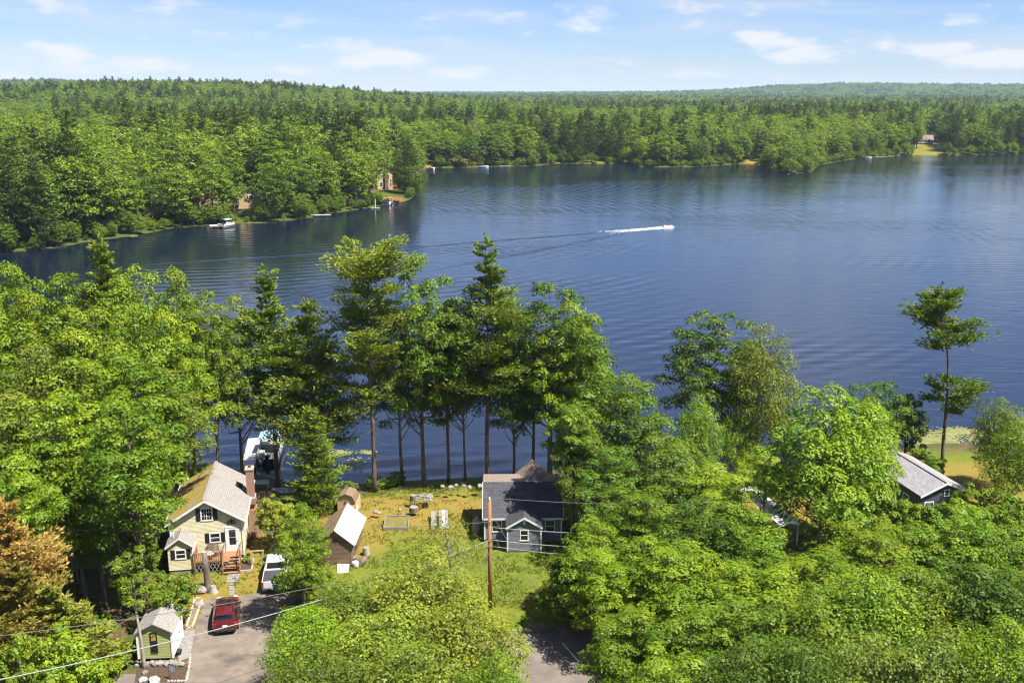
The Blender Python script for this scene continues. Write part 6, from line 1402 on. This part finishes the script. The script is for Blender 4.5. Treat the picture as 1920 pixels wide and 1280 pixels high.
MB().box((4.4, 4.5, 1.0), (2.4, 7, .2)).build('balcony_floor', REDWOOD, th); MB().box((5.55, 4.5, 1.9), (.1, 7, .12)).box((5.55, 4.5, 1.5), (.06, 7, .1)).build('balcony_rail', REDWOOD, th)
for y in (1.2, 4.5, 7.8): MB().box((5.5, y, -.2), (.2, .2, 4.2)).build('balcony_post', REDWOOD, th)
rhf = far_house(1748, 262, 6, 8, 15, 3.0, 6.2, R(80), BROWN_S, SH_PINK, 'brown long-roofed house above the lawn on the far right bank', wins=[('l', 3, 1.6, 1.6, 1.4), ('l', 7, 1.6, 1.6, 1.4), ('l', 11, 1.6, 1.6, 1.4), ('f', 0, 1.6, 1.4, 1.4)])
MB().box((-3.0, 9, 5.0), (2.5, 3.0, 2.2)).build('dormer', BROWN_S, rhf); MB().box((-5.2, 7.5, .8), (2.2, 13, .25)).build('porch', WHITE, rhf)
for y in (2, 5, 8, 11, 14): MB().box((-6.2, y, 1.8), (.18, .18, 2.0)).build('porch_post', WHITE, rhf)
far_house(1778, 281, 1.5, 6, 7, 2.4, 3.8, R(20), WHITE, SH_GREY, 'small white boathouse behind the trees on the far right bank', wins=[('f', 0, 1.3, 1.4, 1.2)])
# pale roofs among the left hillside trees
def lifted_house(px, py, Yd, w, l, label, wall=TAN, roof=SH_WHITE, rz=0):
    p_ = at_y(px, py, Yd); zb = hz(p_[0], p_[1]); hgt = max(6.0, p_[2] - zb); e__ = empty('house', (p_[0], p_[1], zb), rz); tag(e__, label, 'house'); h_ = w / 2; ez_ = hgt - 2.0
    lap_wall('front_wall', [(-h_, -1), (h_, -1), (h_, ez_), (0, hgt), (-h_, ez_)], Matrix.Identity(4), wall, e__, course=.4); lap_wall('side_wall', [(0, -1), (l, -1), (l, ez_), (0, ez_)], T((h_, 0, 0)) @ RZ(math.pi / 2), wall, e__, course=.4); lap_wall('side_wall', [(-l, -1), (0, -1), (0, ez_), (-l, ez_)], T((-h_, 0, 0)) @ RZ(-math.pi / 2), wall, e__, course=.4)
    roof_slab('roof_slope', [(-h_ - .4, l, ez_ - .2), (-h_ - .4, -.3, ez_ - .2), (0, -.3, hgt + .06), (0, l, hgt + .06)], .15, roof, e__); roof_slab('roof_slope', [(h_ + .4, -.3, ez_ - .2), (h_ + .4, l, ez_ - .2), (0, l, hgt + .06), (0, -.3, hgt + .06)], .15, roof, e__)
    window(e__, T((0, 0, ez_ - 1.2)), 1.4, 1.3, trim=.16); return e__
lifted_house(352, 243, 560, 8, 11, 'house with a white roof showing above the left hillside trees', rz=R(30))
lifted_house(388, 338, 342, 6, 8, 'house with tan roof hidden behind the left bank trees', roof=SH_PINK, rz=R(20)); lifted_house(470, 352, 338, 9, 8, 'wide tan-roofed house among the pines of the left bank', roof=SH_LEAF, rz=R(15))
# small boats and piers at the back of the bay
for px, py, L_, an, lb in [(888, 309, 8, R(-10), 'small dock below the sandy clearing at the head of the bay'), (935, 312, 6, R(0), 'low dock right of the beached boats at the head of the bay'), (1440, 316, 5, R(180), 'short pale dock left of the wooded point'), (1638, 294, 8, R(-15), 'white dock under the pines near the far right lawn')]: far_dock(px, py, L_, an, lb)
for px, py, rz, lb, mt in [(806, 316, R(70), 'small white rowing boat at the mouth of the inlet', WHITE), (912, 313, R(10), 'white motor boat moored at the head of the bay', WHITE), (905, 313.5, R(100), 'pale blue boat beside the white motor boat', CANV), (1628, 296, R(-80), 'white boat at the dock near the far right lawn', WHITE)]:
    p = at_z(px, py, .2); e__ = empty('rowing_boat', (p[0], p[1], .05), rz); tag(e__, lb, 'boat'); hull(e__, 5.0, 1.9, .7, mt); MB().box((0, -.8, .5), (1.5, .3, .06)).build('thwart', GREYW, e__); MB().box((0, .6, .5), (1.4, .3, .06)).build('thwart', GREYW, e__)
# bare dead spruce at the head of the bay
def dead_spruce(seed, h, label, px, py):
    gg = np.random.default_rng(seed); p_ = at_z(px, py, 1.5); e__ = empty('dead_tree', (p_[0], p_[1], hz(p_[0], p_[1]))); tag(e__, label, 'tree')
    DT = bpy.data.materials.get('dead_twigs') or pm('dead_twigs', (.20, .145, .12), (.28, .21, .18), scale=3, rough=.95)
    MB().tube([(0, 0, -.3), (0, 0, h)], [.32, .04], 8).build('trunk', DT, e__); mb = MB()
    for i in range(150):
        z_ = h * (.15 + .83 * gg.uniform()); L_ = (1 - z_ / h) * 4.2 * gg.uniform(.5, 1.1) + .4; a = gg.uniform(0, 6.28); q = Vector((math.cos(a), math.sin(a), -.15)); mb.tube([(0, 0, z_), tuple(Vector((0, 0, z_)) + q * L_)], [.09, .03], 4, cap=False)
        for j in range(3): f = gg.uniform(.4, 1); s_ = Vector((0, 0, z_)) + q * L_ * f; mb.tube([tuple(s_), tuple(s_ + Vector((gg.normal() * .7, gg.normal() * .7, -.35)))], [.06, .02], 4, cap=False)
    mb.build('branches', DT, e__)
dead_spruce(1, 24, 'bare grey-brown dead spruce at the head of the bay', 891, 302)
dead_spruce(2, 19, 'smaller dead spruce right of the sandy clearing', 990, 303)

# ------------------------------------------------------------------ grass tufts on the lawns
def grass_tufts():
    gg = np.random.default_rng(12); n = 90000
    x = gg.uniform(-32, 44, n); y = gg.uniform(66, 104, n); z, sd = height(x, y)
    xi = np.clip(np.searchsorted(xs, x), 0, nx - 1); yi = np.clip(np.searchsorted(ys, y), 0, ny - 1); lw = lawn[yi, xi]; dr_ = dry[yi, xi]
    clump = fbm(x / 1.1, y / 1.1, 40, 3); k = (sd > .6) & (gg.uniform(0, 1, n) < np.clip(lw * (1 - .55 * dr_), 0, 1) * sstep(.3, .62, clump))
    dp = np.array(drive); inside = np.zeros(n, bool)
    for a, b_ in zip(dp, np.roll(dp, -1, axis=0)):
        if abs(b_[1] - a[1]) > 1e-9: inside ^= ((a[1] > y) != (b_[1] > y)) & (x < a[0] + (y - a[1]) / (b_[1] - a[1]) * (b_[0] - a[0]))
    k &= ~inside; x, y, z = x[k], y[k], z[k]; n = len(x)
    P = np.stack([x, y, z + .03], 1); P = np.repeat(P, 3, 0) + gg.normal(size=(3 * n, 3)) * np.array((.07, .07, .0))
    t = unit(gg.normal(size=(3 * n, 3)) * .45 + np.array((0, 0, 1.0))); nn = gg.normal(size=(3 * n, 3)); nn = unit(nn - t * (nn * t).sum(1, keepdims=True))
    V, Fq = leaf_quads(P + t * .05, nn, t, gg.uniform(.10, .24, 3 * n), gg.uniform(.04, .09, 3 * n), .05)
    o = bpy.data.objects.new('grass', np_mesh('grass', V, Fq, [LEAF], tint=np.repeat(np.clip(gg.normal(.5, .3, 3 * n), 0, 1), 4))); COL.objects.link(o); o.color = (.13, .165, .018, 1)
    tag(o, 'short tufty grass growing on the lawns', 'grass', kind='stuff')
grass_tufts()
# ------------------------------------------------------------------ summer haze over land and lake
def haze():
    m, t, out = new_mat('haze'); v = N(t, 'ShaderNodeVolumePrincipled'); t.links.new(v.outputs[0], out.inputs['Volume'])
    v.inputs['Color'].default_value = (.62, .80, 1.0, 1); v.inputs['Density'].default_value = 6.0e-5; v.inputs['Anisotropy'].default_value = 0.0
    o = MB().box((0, 6900, 60), (18400, 14900, 130)).build('haze', m); tag(o, 'thin pale summer haze over the lake and hills', 'haze', kind='stuff')
haze()
